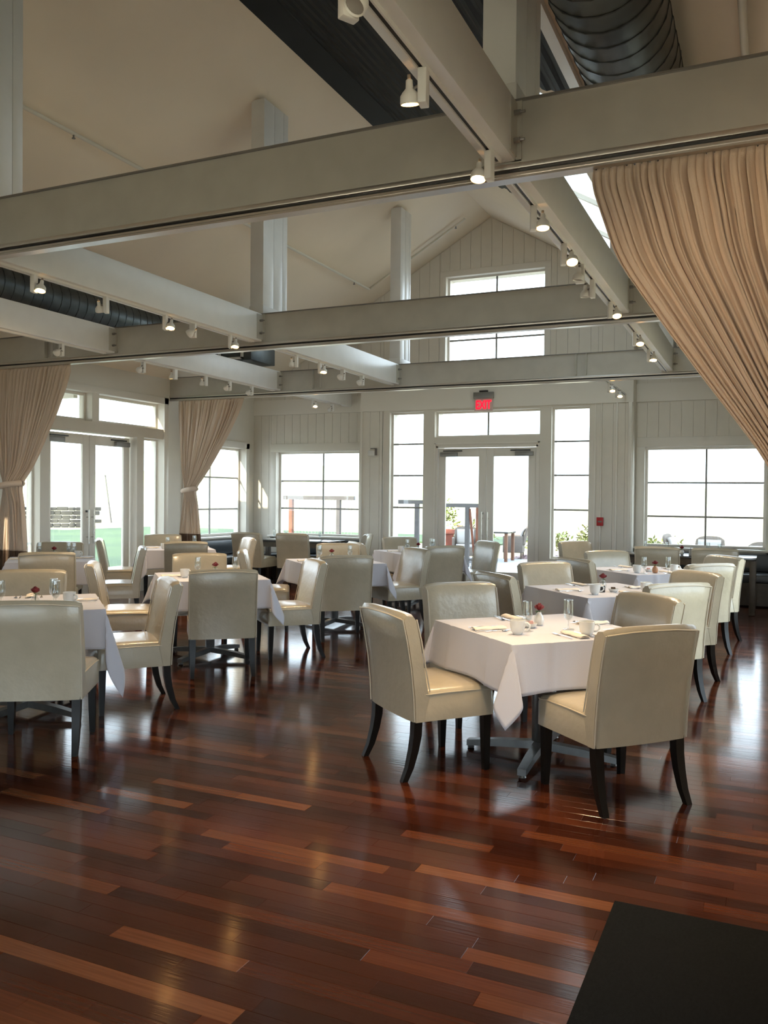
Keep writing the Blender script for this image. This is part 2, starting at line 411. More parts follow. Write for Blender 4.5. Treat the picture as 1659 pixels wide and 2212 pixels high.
window_unit('window_11', 'x', *LW, TL, vert=(12.50,), horiz=(1.26, 1.83), fw=.04)
k = 12
for op in extraL: window_unit('window_%d' % k, 'x', *op, TL, vert=((op[0]+op[1])/2,), horiz=(1.3,)); k += 1
for op in extraR: window_unit('window_%d' % k, 'x', *op, XRW+.15, vert=((op[0]+op[1])/2,), horiz=(1.3,)); k += 1
for op in backops: window_unit('window_%d' % k, 'y', *op, YB-.13, horiz=((op[2]+op[3])/2,)); k += 1
# casings of the gable openings
m = MB()
for op, g, bot in ((GWIN, .10, True),):
    m.box(op[0]-g, op[1]+g, YN-.02, YN, op[3], op[3]+g); m.box(op[0]-g, op[0], YN-.02, YN, op[2]-g, op[3]); m.box(op[1], op[1]+g, YN-.02, YN, op[2]-g, op[3]); m.box(op[0], op[1], YN-.02, YN, op[2]-g, op[2])
m.build('window_casing', M['trim'], wg, bevel=.003)
# mouldings on the entry surround
m = MB()
for x in (-5.16, -3.385): m.box(x-.012, x+.012, YN-.012, YN, 0, 2.42)
m.box(-5.17, -3.37, YN-.012, YN, 2.40, 2.42)
for x in (-6.12, -2.50): m.box(x-.01, x+.01, YN-.012, YN, 0, 2.99)
m.build('moulding', M['trim'], wg)
for i, (x, wd) in enumerate(((-2.40, .022), (-2.17, .03), (-1.97, .055), (XN0+.02, .04))):
    tag(MB().box(x-wd/2, x+wd/2, YN-.036, YN, 0, 2.99).build('trim_%d' % (i+2), M['trim'], bevel=.004), kind='structure')

def double_door(name, axis, s0, s1, z1, t, inward, label_bits):
    d = empty(name, kind='structure')
    mid = (s0+s1)/2
    def B(mb, a, b_, za, zb, da, db):
        lo, hi = sorted((t+da*inward, t+db*inward))
        return mb.box(a, b_, lo, hi, za, zb) if axis == 'y' else mb.box(lo, hi, a, b_, za, zb)
    for a, b_, inner in ((s0+.006, mid-.003, 1), (mid+.003, s1-.006, -1)):
        lf = MB(); so, si = .125, .125
        za, zg0, zg1, zb = .01, .30, z1-.15, z1-.008
        B(lf, a, a+so, za, zb, -.022, .022); B(lf, b_-si, b_, za, zb, -.022, .022); B(lf, a+so, b_-si, za, zg0, -.022, .022); B(lf, a+so, b_-si, zg1, zb, -.022, .022)
        leaf = lf.build('door_leaf', M['trim'], d, bevel=.003)
        B(MB(), a+so, b_-si, zg0, zg1, -.003, .003).build('pane', M['glass'], leaf)
        cx0, cx1 = (a+.04, a+.34) if inner == 1 else (b_-.34, b_-.04)
        B(MB(), cx0, cx1, z1-.145, z1-.075, .022, .075).build('door_closer', M['alu'], leaf, bevel=.006)
        am = MB()
        ca, cb = (cx0+.05, cx1+.08) if inner == 1 else (cx1-.05, cx0-.08)
        B(am, min(ca, cb), max(ca, cb), z1-.062, z1-.045, .03, .055); am.build('closer_arm', M['black'], leaf)
        hx = (b_-.045) if inner == 1 else (a+.045)
        h = MB()
        off = .07*inward
        P = (lambda z: (hx, t+off, z)) if axis == 'y' else (lambda z: (t+off, hx, z))
        Q = (lambda z: (hx, t+.02*inward, z)) if axis == 'y' else (lambda z: (t+.02*inward, hx, z))
        h.tube([P(.78), P(1.28)], .012, 10)
        for z in (.88, 1.17): h.tube([Q(z), P(z)], .008, 8)
        h.build('pull_handle', M['chrome'], leaf, smooth=40)
    lk = MB()
    B(lk, mid-.07, mid-.04, 1.24, 1.27, .02, .035); lk.build('door_lock', M['black'], d)
    th = MB(); B(th, s0, s1, -.005, .012, -.09, .06); th.build('threshold', M['alu'], d)
double_door('door_1', 'y', DOOR[0]+.03, DOOR[1]-.03, 2.34, YN+.05, -1, '')
double_door('door_2', 'x', LD[0]+.02, LD[1]-.02, 2.38, TL, 1, '')
tag(MB().box(DOOR[0], DOOR[0]+.03, YN, YN+.10, 0, 2.37).box(DOOR[1]-.03, DOOR[1], YN, YN+.10, 0, 2.37).box(DOOR[0], DOOR[1], YN, YN+.1, 2.34, 2.37).build('trim_8', M['trim']), kind='structure')

# ------------------------------------------------------------------ ceiling
ceil = empty('ceiling', kind='structure')
TH = .08
def roof_slab(x0, x1, y0, y1, name, material, dz=0.0, th=TH):
    z0, z1 = roof(x0)+dz, roof(x1)+dz
    MB().add([(x0,y0,z0),(x1,y0,z1),(x1,y1,z1),(x0,y1,z0),(x0,y0,z0+th),(x1,y0,z1+th),(x1,y1,z1+th),(x0,y1,z0+th)],
             [(0,1,2,3),(7,6,5,4),(0,4,5,1),(1,5,6,2),(2,6,7,3),(3,7,4,0)]).build(name, material, ceil)
roof_slab(XL-.3, XRG, YB-.3, YA+.3, 'left_slope', M['ceil']); 
KX0, KX1, KY0, KY1 = -2.55, -1.65, 6.45, 12.3
for a_, b_, c_, d_ in ((XRG, KX0, YB-.3, YA+.3), (KX1, XRW+.3, YB-.3, YA+.3), (KX0, KX1, YB-.3, KY0), (KX0, KX1, KY1, YA+.3)): roof_slab(a_, b_, c_, d_, 'right_slope', M['ceil'])
# milky skylight panels set in the right slope
sky_ = empty('skylight', (0, 0, 0), kind='structure')
n_ = 4; st_ = (KY1-KY0)/n_
for q in range(n_):
    a_, b_ = KY0+q*st_+.03, KY0+(q+1)*st_-.03
    MB().add([(KX0,a_,roof(KX0)+.05),(KX1,a_,roof(KX1)+.05),(KX1,b_,roof(KX1)+.05),(KX0,b_,roof(KX0)+.05)], [(0,1,2,3)]).build('milky_panel', M['milky'], sky_)
for q in range(n_+1):
    yy = KY0+q*st_
    MB().prism([(KX0, roof(KX0)), (KX1, roof(KX1)), (KX1, roof(KX1)+.09), (KX0, roof(KX0)+.09)], yy-.03, yy+.03, 'y').build('glazing_bar', M['trim'], sky_)
# exposed black corrugated deck round the ridge
def corr(x0, x1, y0, y1, name):
    step = .034; n = int((x1-x0)/step); pts = []
    for i in range(n+1):
        x = x0 + (x1-x0)*i/n; pts.append((x, roof(x) - .006 - (.022 if i % 4 in (1, 2) else 0)))
    MB().grid(lambda u, v: (pts[int(round(u*n))][0], y0+(y1-y0)*v, pts[int(round(u*n))][1]), n, 1).build(name, M['dark_deck'], ceil, solid=.003)
corr(XRG, -3.0, YB, 10.6, 'corrugated_deck'); corr(-3.0, -1.33, YB, 6.3, 'corrugated_deck')
MB().add([(-4.43,YB,roof(-4.43)-.012),(XRG+.05,YB,roof(XRG)-.034),(XRG+.05,10.6,roof(XRG)-.034),(-4.43,10.6,roof(-4.43)-.012)],[(0,1,2,3)]).build('deck_edge_flashing', M['dark_deck'], ceil, solid=.004)
MB().add([(-1.33,YB,roof(-1.33)),(-1.24,YB,roof(-1.24)),(-1.24,6.35,roof(-1.24)),(-1.33,6.35,roof(-1.33)),(-1.33,YB,roof(-1.33)-.05),(-1.24,YB,roof(-1.24)-.05),(-1.24,6.35,roof(-1.24)-.05),(-1.33,6.35,roof(-1.33)-.05)],[(0,1,2,3),(7,6,5,4),(0,4,5,1),(1,5,6,2),(2,6,7,3),(3,7,4,0)]).build('deck_trim', M['timber'], ceil)

# ------------------------------------------------------------------ beams, posts, tracks
ZB, ZT = 3.115, 3.405
BEAMY = (4.0, 7.6, 11.2)
names = ['nearest', 'middle', 'farthest']
for i, yb in enumerate(BEAMY):
    b = empty('steel_beam', (0, yb, ZB), label='%s galvanised steel beam spanning the room left to right' % names[i], cat='beam', group='galvanised steel cross beams')
    MB().box(XL, XRW, 0, .012, .0, ZT-ZB).build('web', M['steel'], b)
    MB().box(XL, XRW, -.016, .11, ZT-ZB-.004, ZT-ZB+.006).build('top_flange', M['alu'], b)
    MB().box(XL, XRW, -.012, .11, -.008, .006).build('bottom_flange', M['steel'], b)
    for xs in {0: (), 1: (-7.9,), 2: (-6.28, -2.35)}[i]:
        for dx in (0, .13):
            MB().box(xs+dx, xs+dx+.014, -.05, .0, .01, ZT-ZB-.01).build('stiffener', M['steel'], b)
    rl = empty('curtain_rail', (0, yb, ZB-.008), label='twin-channel metal curtain rail under the %s steel beam' % names[i], cat='curtain rail', group='curtain rails under the steel beams')
    MB().box(XL, XRW, -.016, .055, -.026, 0).build('upper_channel', M['railm'], rl, bevel=.003)
    MB().box(XL, XRW, .004, .045, -.046, -.026).build('slot', M['black'], rl)
    MB().box(XL, XRW, -.012, .055, -.056, -.044).box(XL, XRW, -.004, .05, -.062, -.056).box(XL, XRW, -.014, .055, -.072, -.062).build('lower_channel', M['railm'], rl)

def timber(x0, x1, label, segs, tr=True):
    t = empty('timber_beam', (0, 0, 0), label=label, cat='beam', group='white timber beams running to the far wall')
    for a, b_ in segs:
        MB().box(x0, x1, a, b_, ZB, ZT).build('beam_section', M['timber'], t, bevel=.006)
    return t
segs = [(YB, 3.985), (4.12, 7.585), (7.72, 11.185)]
beamR = timber(-1.275, -1.14, 'white timber beam carrying the right-hand track of spotlights', segs)
beamL = timber(-5.03, -4.87, 'white timber beam with the posts, left of the room centre', segs)
beam0 = timber(-6.97, -6.84, 'outermost white timber beam, nearest the left wall', segs + [(11.32, YN+.2)])
# bolted end plates
for par, xf, ys in ((beamR, -1.14, BEAMY), (beamL, -4.87, BEAMY), (beam0, -6.84, BEAMY)):
    for yb in ys:
        pl = MB(); pl.box(xf, xf+.006, yb-.115, yb-.012, ZB+.02, ZT-.015); pl.box(xf-.02, xf+.028, yb-.012, yb-.002, ZB, ZT)
        p = pl.build('end_plate', M['steel'], par)
        for dz in (.08, .21):
            bo = MB(); bo.tube([(xf+.004, yb-.062, ZB+dz), (xf+.036, yb-.062, ZB+dz)], .013, 6); bo.tube([(xf+.03, yb-.062, ZB+dz), (xf+.058, yb-.062, ZB+dz)], .007, 8)
            bo.build('bolt', M['alu'], p)
def post(x0, x1, y0, dy, label):
    p = empty('timber_post', (0, 0, 0), label=label, cat='post', group='white built-up posts standing on the beams')
    zt = min(roof(x0), roof(x1)) + .02; zb = ZT + .004; a = y0
    for f, g in ((.43, .004), (.38, .004), (.19, 0)):
        MB().box(x0, x1, a, a+dy*f-g, zb, zt).build('ply', M['timber'], p, bevel=.003); a += dy*f
    MB().box(x0-.006, x1+.006, y0-.006, y0+dy+.004, zb, zb+.09).build('base_block', M['timber'], p, bevel=.004)
post(-5.03, -4.87, 4.0, .46, 'white post at the left edge, on the nearest steel beam'); post(-5.03, -4.87, 7.6, .48, 'white post standing on the middle steel beam, left of centre'); post(-5.03, -4.87, 11.2, .38, 'slim white post on the farthest steel beam, left of centre')
post(-1.315, -1.147, 4.0, .46, 'white post beside the round duct, on the nearest beam'); post(-1.315, -1.147, 7.6, .46, 'white post on the middle beam, half hidden by the large curtain'); post(-1.315, -1.147, 11.2, .40, 'white post on the farthest beam, behind the large curtain')

# ducts
def duct(xc, zc, r, y0, y1, label, down=False):
    d = empty('air_duct', (xc, 0, zc), label=label, cat='duct', group='spiral metal air ducts')
    n = 28; cuts = [y0]; 
    while cuts[-1] < y1: cuts.append(min(cuts[-1] + 3.0, y1))
    for a, b_ in zip(cuts, cuts[1:]):
        MB().rings([[(r*math.cos(2*PI*k/n), yy, r*math.sin(2*PI*k/n)) for k in range(n)] for yy in (a, b_)], cap=False).build('duct_section', M['duct'], d, smooth=60)
    sp = MB(); pitch = .135; turns = (y1-y0)/pitch; N = int(turns*20)
    sp.tube([((r+.001)*math.cos(2*PI*i/20), y0 + pitch*i/20, (r+.001)*math.sin(2*PI*i/20)) for i in range(N)], .0055, 4)
    sp.build('spiral_seam', M['seam'], d)
    for c in cuts[1:-1]:
        MB().rings([[((r+.008)*math.cos(2*PI*k/n), yy, (r+.008)*math.sin(2*PI*k/n)) for k in range(n)] for yy in (c-.05, c+.05)], cap=False).build('joint_band', M['duct'], d, smooth=60)
    for c in [y0 + 1.2 + 2.4*i for i in range(int((y1-y0)/2.4))]:
        for q in (-1, 1): MB().tube([(q*r*.9, c, 0), (q*r*.9, c, roof(xc+q*r*.9)-zc)], .004, 6).build('hanger_rod', M['alu'], d)
    return d
duct(-.70, 3.77, .24, YB+.1, YN, 'dark spiral metal duct above the large curtain at upper right')
dl = duct(-7.76, 3.77, .24, YB+.1, 10.55, 'dark spiral metal duct above the beams on the left')
MB().box(-.28, .9, 10.4, 11.05, -.30, .22).build('end_box', M['duct'], dl, bevel=.01)
m = MB()
for (a, b_, c, d_) in ((-.0, .42, -.26, -.235), (0, .42, .05, .075), (0, .025, -.26, .075), (.395, .42, -.26, .075)): m.box(a+.35, b_+.35, 10.36, 10.40, c-.02, d_-.02)
m.build('supply_grille', M['trim'], dl)

# sprinkler pipes
def sprinkler(pts, heads, label, up=True):
    s = empty('sprinkler_pipe', (0, 0, 0), label=label, cat='pipe')
    MB().tube(pts, .019, 8).build('pipe_run', M['pipe'], s, smooth=50)
    for h in heads:
        MB().tube([h, (h[0], h[1], h[2]-.035)], .009, 8).lathe([(.004, -.035), (.018, -.045), (.018, -.05), (.0, -.052)], 10, h).build('sprinkler_head', M['alu'], s)
def on_roof(x, y, d=.07): return (x, y, roof(x) - d)
sprinkler([on_roof(-6.11, YB+.2), on_roof(-6.11, 12.75), on_roof(-4.45, 12.75)], [on_roof(-6.11, 6.2), on_roof(-6.11, 12.2), on_roof(-4.6, 12.75), on_roof(-5.4, 12.75)], 'thin white sprinkler pipe along the left ceiling slope')
sprinkler([on_roof(-.15, YB+.2), on_roof(-.15, YA-.1)], [on_roof(-.15, 2.0)], 'white sprinkler pipe at upper right above the large curtain')

# ------------------------------------------------------------------ track lights
def make_spot():
    s = empty('track_spotlight', label='white track spotlight', cat='spotlight', group='white track spotlights')
    # local: hangs from z=0 down, lamp faces local +Y and down
    MB().box(-.017, .017, -.028, .028, -.125, 0).build('driver_box', M['lampw'], s, bevel=.004)
    hd = empty('lamp_head', (-.045, 0, -.105), parent=s)
    return s
def spot(x, y, z, tilt, rz, lit, label, body=[None, None], grp=None, cone=75):
    s = empty('track_spotlight', (x, y, z), rz, label, 'spotlight', grp)
    if body[0] is None:
        b = MB().box(-.017, .017, -.03, .03, -.13, 0).build('driver_box', M['lampw'], s, bevel=.004); body[0] = b.data
        h = MB().lathe([(.009, .062), (.013, .058), (.015, .030), (.028, .016), (.036, .004), (.038, -.020), (.035, -.026), (.031, -.020)], 18, cap=False); h = h.build('lamp_head', M['lampw'], s, smooth=40); body[1] = h.data
        l = MB().lathe([(.0, -.019), (.031, -.019)], 18, cap=False).build('lens', M['glow'], h); l2 = MB().lathe([(.0, -.019), (.031, -.019)], 18, cap=False).build('lens', M['unlit'], h)
        body += [l.data, l2.data]; bpy.data.objects.remove(l); bpy.data.objects.remove(l2)
        a = MB().tube([(0, 0, .02), (.03, 0, .035), (.045, 0, .03)], .006, 8).lathe([(.0, .060), (.007, .060), (.007, .078), (0, .078)], 10).build('swivel_arm', M['lampd'], h); body.append(a.data); bpy.data.objects.remove(a)
    else:
        for nm, d in (('driver_box', body[0]), ('lamp_head', body[1])):
            o = bpy.data.objects.new(nm, d); C.objects.link(o); o.parent = s
            if nm == 'lamp_head': h = o
    h.location = (-.052, 0, -.095); h.rotation_euler = (R(tilt), 0, 0)
    for nm, d in (('lens', body[2] if lit else body[3]), ('swivel_arm', body[4])):
        o = bpy.data.objects.new(nm, d); C.objects.link(o); o.parent = h
    if lit:
        ld = bpy.data.lights.new('halogen_beam', 'SPOT'); ld.energy = SPOT_W*(.45 if cone < 60 else 1); ld.color = (1, .72, .42); ld.spot_size = R(cone); ld.spot_blend = .8; ld.shadow_soft_size = .025
        lo = bpy.data.objects.new('halogen_beam', ld); C.objects.link(lo); lo.parent = h; lo.location = (0, 0, -.045)
    return s
def track(x, y0, y1, label):
    t = empty('light_track', (x, 0, ZB), label=label, cat='light track', group='light tracks under the timber beams')
    MB().box(-.018, -.010, y0, y1, -.018, 0).box(.010, .018, y0, y1, -.018, 0).build('track_rail', M['lampw'], t)
    MB().box(-.010, .010, y0, y1, -.010, 0).build('conductor_slot', M['black'], t)
track(-1.21, YB+.3, 3.93, 'near part of the spotlight track under the right-hand timber beam'); track(-1.21, 4.16, 7.5, 'middle part of the spotlight track under the right-hand timber beam'); track(-1.21, 7.76, 11.1, 'far part of the spotlight track under the right-hand timber beam')
track(-4.93, 4.16, 7.5, 'near spotlight track under the timber beam left of centre'); track(-4.93, 7.76, 11.1, 'far spotlight track under the timber beam left of centre')
track(-6.91, 4.3, 7.5, 'near spotlight track under the outermost left timber beam'); track(-6.91, 7.76, 11.1, 'middle spotlight track under the outermost left timber beam'); track(-6.91, 11.35, 13.3, 'far spotlight track under the outermost left timber beam')
track(-2.05, 11.4, 13.35, 'short spotlight track near the right side of the gable wall')
ordn = ['nearest', 'second', 'third', 'fourth', 'fifth', 'sixth', 'seventh', 'eighth', 'ninth', 'tenth']
RS = [(2.36, 35, 150, 0), (2.98, 14, 10, 1), (3.80, -12, 0, 1), (4.60, 10, 200, 1), (5.35, 30, 200, 1), (5.85, 5, 90, 0), (6.30, 5, 0, 0), (7.05, 25, 200, 1), (8.40, 25, 190, 1), (9.42, 18, 180, 1)]
for yy, ti, rz, lb in ((1.35, 74, -26, 'aimed at the large curtain'), (.35, 76, -21, 'aimed at the curtain from behind the camera'), (-1.2, 20, 0, 'lit, farthest behind the camera')):
    spot(-1.21, yy, ZB-.014, ti, R(rz), 1, 'spotlight on the right-hand track, ' + lb, cone=75 if ti < 30 else 40, grp='spotlights on the right-hand track')
for i, (yy, ti, rz, lit) in enumerate(RS):
    spot(-1.21, yy, ZB-.014, ti, R(rz), lit, '%s spotlight from the camera on the right-hand track, %s' % (ordn[i], 'lit' if lit else 'unlit'), grp='spotlights on the right-hand track')
LS = [(4.62, 18, 200, 1), (5.36, 25, 20, 1), (6.10, 20, 200, 1), (6.50, 60, 100, 1), (7.10, 18, 200, 1), (8.40, 28, 20, 1), (8.95, 20, 190, 1), (9.55, 60, 80, 0), (10.1, 60, 80, 0)]
for i, (yy, ti, rz, lit) in enumerate(LS):
    spot(-4.93, yy, ZB-.014, ti, R(rz), lit, '%s spotlight from the camera on the track left of centre, %s' % (ordn[i], 'lit' if lit else 'unlit'), grp='spotlights on the track left of centre')
OS = [(6.85, 60, 80, 0), (8.15, 55, 70, 0), (8.75, 8, 0, 1), (9.4, 20, 20, 1), (9.95, 55, 60, 0), (10.5, 55, 60, 0), (12.3, 28, 200, 1), (13.0, 50, 60, 0)]
for i, (yy, ti, rz, lit) in enumerate(OS):
    spot(-6.91, yy, ZB-.014, ti, R(rz), lit, '%s spotlight from the camera on the outermost left track, %s' % (ordn[i], 'lit' if lit else 'unlit'), grp='spotlights on the outermost left track')
for i, yy in enumerate((11.9, 12.55)):
    spot(-2.05, yy, ZB-.014, 25, R(190), 1, 'lit spotlight on the short track by the gable wall, %s one' % ('nearer' if i == 0 else 'farther'), grp='spotlights on the short track')

# ------------------------------------------------------------------ curtains
def lerp_curve(pts, z):
    pts = sorted(pts)
    if z <= pts[0][0]: return pts[0][1]
    for (a, va), (b, vb) in zip(pts, pts[1:]):
        if z <= b:
            t = (z-a)/(b-a); return va + (vb-va)*t
    return pts[-1][1]
def smooth_curve(pts, z, h=.09): return sum(lerp_curve(pts, z + d*h*.45) for d in (-2,-1,0,1,2)) / 5
def curtain(y0, left, right, ztop, ztie, zband, folds, amp, label, seed, xt):
    rr = random.Random(seed)
    c = empty('curtain', (0, y0, 0), label=label, cat='curtain', group='tied-back linen curtains')
    ph = [rr.uniform(-.35, .35) for _ in range(folds+2)]; am = [rr.uniform(.6, 1.35) for _ in range(folds+2)]; jit = [rr.uniform(-.3, .3) for _ in range(folds+2)]
    def fn(u, z):
        xl, xr = smooth_curve(left, z), smooth_curve(right, z); wd = xr - xl
        f = u*folds; i = int(f); fr = f - i
        a0 = am[i]*(1-fr) + am[i+1]*fr; p0 = ph[i]*(1-fr) + ph[i+1]*fr
        env = min(1, (ztop - z)/.10 + .35)
        k = min(amp, wd/folds*1.9 + .010)
        body = math.sin(2*PI*(f + p0*env)) + .35*math.sin(4*PI*f + 3*z + seed)
        # gathered near the tie, the cloth bunches round
        g = math.exp(-((z-ztie)/.16)**2)
        depth = k*a0*body*env + g*.07*(1 - (2*u-1)**2)*(-1)
        top = math.exp(-((z - ztop)/.03)**2)
        x = xl + wd*u + .18*(wd/folds)*math.sin(2*PI*f*1.0 + 1.3)*a0
        return (x, depth*(1-.3*top) + .03, z)
    nu = folds*9; zs0 = zband
    MB().grid(lambda u, v: fn(min(u, .9999), ztop - (ztop-zs0)*v), nu, 90).build('drape', M['curtain'], c, smooth=180, solid=.003)
    MB().grid(lambda u, v: fn(min(u, .9999), zs0 - .001 - (zs0-.025)*v), nu, 16).build('hem_band', M['hem'], c, smooth=180, solid=.003)
    # tie-back band
    xl, xr = smooth_curve(left, ztie), smooth_curve(right, ztie)
    cx, hw = (xl+xr)/2, (xr-xl)/2 + .02
    pts = [(cx + hw*math.cos(a), .03 - .035 + .085*math.sin(a), ztie + .02*math.cos(a)) for a in [2*PI*k/24 for k in range(25)]]
    MB().tube(pts, .036, 8, cap=False).build('tieback', M['curtain'], c, smooth=60)
    # little hooks along the heading
    hk = MB(); n = folds
    for i in range(n):
        x = smooth_curve(left, ztop) + (smooth_curve(right, ztop)-smooth_curve(left, ztop))*(i+.5)/n
        hk.box(x-.004, x+.004, .025, .033, ztop-.005, ztop+.02)
    tag(hk.build('curtain_hooks', M['black'], c), kind='stuff')
    return c
# large one at right, on the nearest beam
curtain(4.0, [(3.2,-.72),(3.075,-.775),(3.0,-.80),(2.6,-.665),(2.29,-.458),(2.03,-.278),(1.82,-.125),(1.65,-.01),(1.35,.12),(1.25,.16),(1.0,.14),(.5,.08),(0,.06)],
        [(3.2,.46),(3.07,.46),(1.35,.40),(1.25,.36),(1.0,.40),(0,.44)], 3.035, 1.28, .85, 36, .028, 'large beige curtain swept to the right, hanging from the nearest beam', 3, 0)
# left, on the middle beam
curtain(7.6, [(3.2,-8.90),(3.05,-8.90),(2.4,-8.86),(1.9,-8.74),(1.62,-8.60),(1.3,-8.68),(.8,-8.74),(0,-8.80)],
        [(3.2,-7.54),(3.05,-7.56),(2.8,-7.64),(2.42,-7.81),(1.93,-8.09),(1.75,-8.22),(1.62,-8.36),(1.45,-8.33),(1.2,-8.30),(.8,-8.27),(0,-8.24)], 3.035, 1.61, .80, 22, .030, 'beige curtain at the far left, tied back beside the left double doors', 5, 0)
curtain(11.2, [(3.2,-8.80),(3.05,-8.80),(2.3,-8.76),(1.9,-8.72),(1.6,-8.63),(1.3,-8.70),(.9,-8.76),(0,-8.8)],
        [(3.2,-7.51),(3.05,-7.53),(2.8,-7.63),(2.46,-7.83),(2.02,-8.136),(1.8,-8.30),(1.6,-8.47),(1.4,-8.42),(1.1,-8.38),(.8,-8.34),(0,-8.32)], 3.035, 1.59, .88, 20, .028, 'beige curtain in the far left corner, tied back between door and window', 9, 0)

# ------------------------------------------------------------------ fixtures on the gable wall
ex = empty('exit_sign', (-4.30, YN-.03, 3.0), label='glowing red EXIT sign over the gable double doors', cat='exit sign')
MB().box(-.17, .17, -.05, .0, .13, .235).build('housing', M['alu'], ex, bevel=.005)
MB().box(-.07, .07, -.05, .0, .235, .265).build('mount', M['black'], ex, bevel=.004)
MB().box(-.155, .155, -.03, -.018, -.07, .13).build('panel', M['exitpan'], ex)
fc = bpy.data.curves.new('exit_text', 'FONT'); fc.body = 'EXIT'; fc.size = .195; fc.align_x = 'CENTER'; fc.extrude = .003; fc.offset = .004
fo = bpy.data.objects.new('exit_text_tmp', fc); C.objects.link(fo)
dg = bpy.context.evaluated_depsgraph_get(); me = bpy.data.meshes.new_from_object(fo.evaluated_get(dg)); bpy.data.objects.remove(fo)
me.name = 'letters'; me.materials.clear(); me.materials.append(M['exitred'])
lt = bpy.data.objects.new('letters', me); C.objects.link(lt); lt.parent = ex; lt.rotation_euler = (R(90), 0, 0); lt.location = (0, -.035, -.035); lt.scale = (.66, 1.0, 1)
fa = empty('fire_alarm_pull', (-2.40, YN-.03, 1.16), label='red fire alarm pull box on the white wall right of the doors', cat='fire alarm')
MB().box(-.05, .05, -.045, 0, -.065, .065).build('body', M['red'], fa, bevel=.006)
MB().box(-.03, .03, -.052, -.045, -.012, .012).build('pull_bar', M['lampd'], fa, bevel=.002)
cd = empty('conduit', (-2.40, YN-.045, 0), label='thin white conduit running up the wall above and below the alarm box', cat='conduit')
MB().tube([(0, 0, 0), (0, 0, 1.10)], .009, 8).tube([(0, 0, 1.225), (0, 0, 2.99)], .009, 8).build('conduit_run', M['trim'], cd, smooth=60)
em = empty('emergency_light', (-6.30, YN-.02, 2.26), label='small white emergency light on the wall left of the gable windows', cat='emergency light')
MB().box(-.075, .055, -.07, 0, -.045, .05).build('body', M['thermo'], em, bevel=.01)
MB().box(.055, .075, -.06, 0, -.03, .09).box(-.03, .07, -.05, -.02, .08, .092).build('bracket', M['lampd'], em)

# ------------------------------------------------------------------ chairs
def make_chair():
    c = empty('dining_chair', label='cream vinyl dining chair', cat='chair')
    # backrest with its rear skirt, slightly bowed across the width
    prof = [(-.215,.312),(-.218,.45),(-.236,.60),(-.262,.74),(-.292,.868),(-.272,.893),(-.228,.888),(-.208,.866),(-.178,.74),(-.152,.60),(-.128,.48),(-.12,.44),(-.16,.312)]
    xs = [-.255,-.252,-.235,-.17,-.085,0,.085,.17,.235,.252,.255]
    rings = []
    for x in xs:
        e = abs(x)/.255; sh = 1 if e < .9 else (.93 if e < .985 else .82)
        cy = sum(p[0] for p in prof)/len(prof); bow = -.012*(1-e*e)
        r = []
        for (yy, zz) in prof:
            k = 1 if sh == 1 else sh
            mid = -.17 - (zz-.312)*.13
            y2 = mid + (yy-mid)*k + bow
            z2 = zz - (.012 if (e > .985 and zz > .8) else (.004 if e > .9 and zz > .8 else 0)) + (.006*(1-e*e) if zz > .8 else 0)
            r.append((x*1.09, y2, z2))
        rings.append(r)
    MB().rings(rings).build('backrest', M['leather'], c, smooth=55)
    # seat
    b = MB(); n = 10; rg = []
    def sec(yy, x, z0, z1, crown):
        x *= 1.09
        pts = [(-x,yy,z0),(-x,yy,z1-.028),(-x+.012,yy,z1-.008)]
        for i in range(9):
            t = -1 + 2*i/8; pts.append((t*(x-.03), yy, z1 + crown*(1-t*t)))
        pts += [(x-.012,yy,z1-.008),(x,yy,z1-.028),(x,yy,z0)]
        return pts
    for yy, x, z1, cr in ((-.16,.252,.480,.004),(-.05,.253,.482,.010),(.08,.254,.482,.014),(.20,.255,.480,.010),(.252,.255,.476,.006),(.272,.253,.462,.003),(.276,.251,.44,.0)):
        rg.append(sec(yy, x, .312, z1, cr))
    b.rings(rg).build('seat', M['leather'], c, smooth=50)
    # piping
    p = MB()
    for s in (-1, 1):
        x = s*.2535*1.09
        p.tube([(x,-.15,.455),(x,.0,.458),(x,.20,.456),(x,.262,.448)], .0042, 6)
        p.tube([(s*.276, yy-.001, zz) for yy, zz in ((-.214,.318),(-.221,.45),(-.238,.60),(-.263,.74),(-.291,.862))], .0042, 6)
        p.tube([(s*.2765,-.125,.47),(s*.276,-.152,.60),(s*.275,-.178,.74),(s*.274,-.208,.858)], .0042, 6)
    p.tube([(-.277,.268,.45),(-.13,.270,.459),(0,.271,.461),(.13,.270,.459),(.277,.268,.45)], .004, 6)
    p.tube([(-.272,-.294,.862),(-.13,-.304,.874),(0,-.307,.876),(.13,-.304,.874),(.272,-.294,.862)], .004, 6)
    p.build('piping', M['piping'], c, smooth=60)
    def leg(sx, pts):
        rg = []
        for (x, yy, zz, h) in pts:
            rg.append([(sx*x-h,yy-h,zz),(sx*x+h,yy-h,zz),(sx*x+h,yy+h,zz),(sx*x-h,yy+h,zz)])
        MB().rings(rg).build('leg', M['leg'], c, smooth=35)
    for sx in (-1, 1):
        leg(sx, [(0.243,.243,.33,.0235),(0.243,.245,.15,.020),(0.245,.247,.0,.0155)])
        leg(sx, [(0.243,-.186,.33,.0245),(0.243,-.190,.24,.024),(0.244,-.204,.16,.022),(0.246,-.229,.07,.019),(0.249,-.262,.0,.016)])
    return c
chair = make_chair()
GA = 'cream vinyl dining chairs at the tables'
T1, T2, T3 = (-1.20, 4.87), (-1.25, 7.15), (-1.20, 9.37)
TA, TB_, TC, TD, TE, TF = (-4.60, 4.27), (-4.73, 6.52), (-4.60, 8.75), (-4.45, 10.93), (-7.65, 9.75), (-7.48, 7.28)
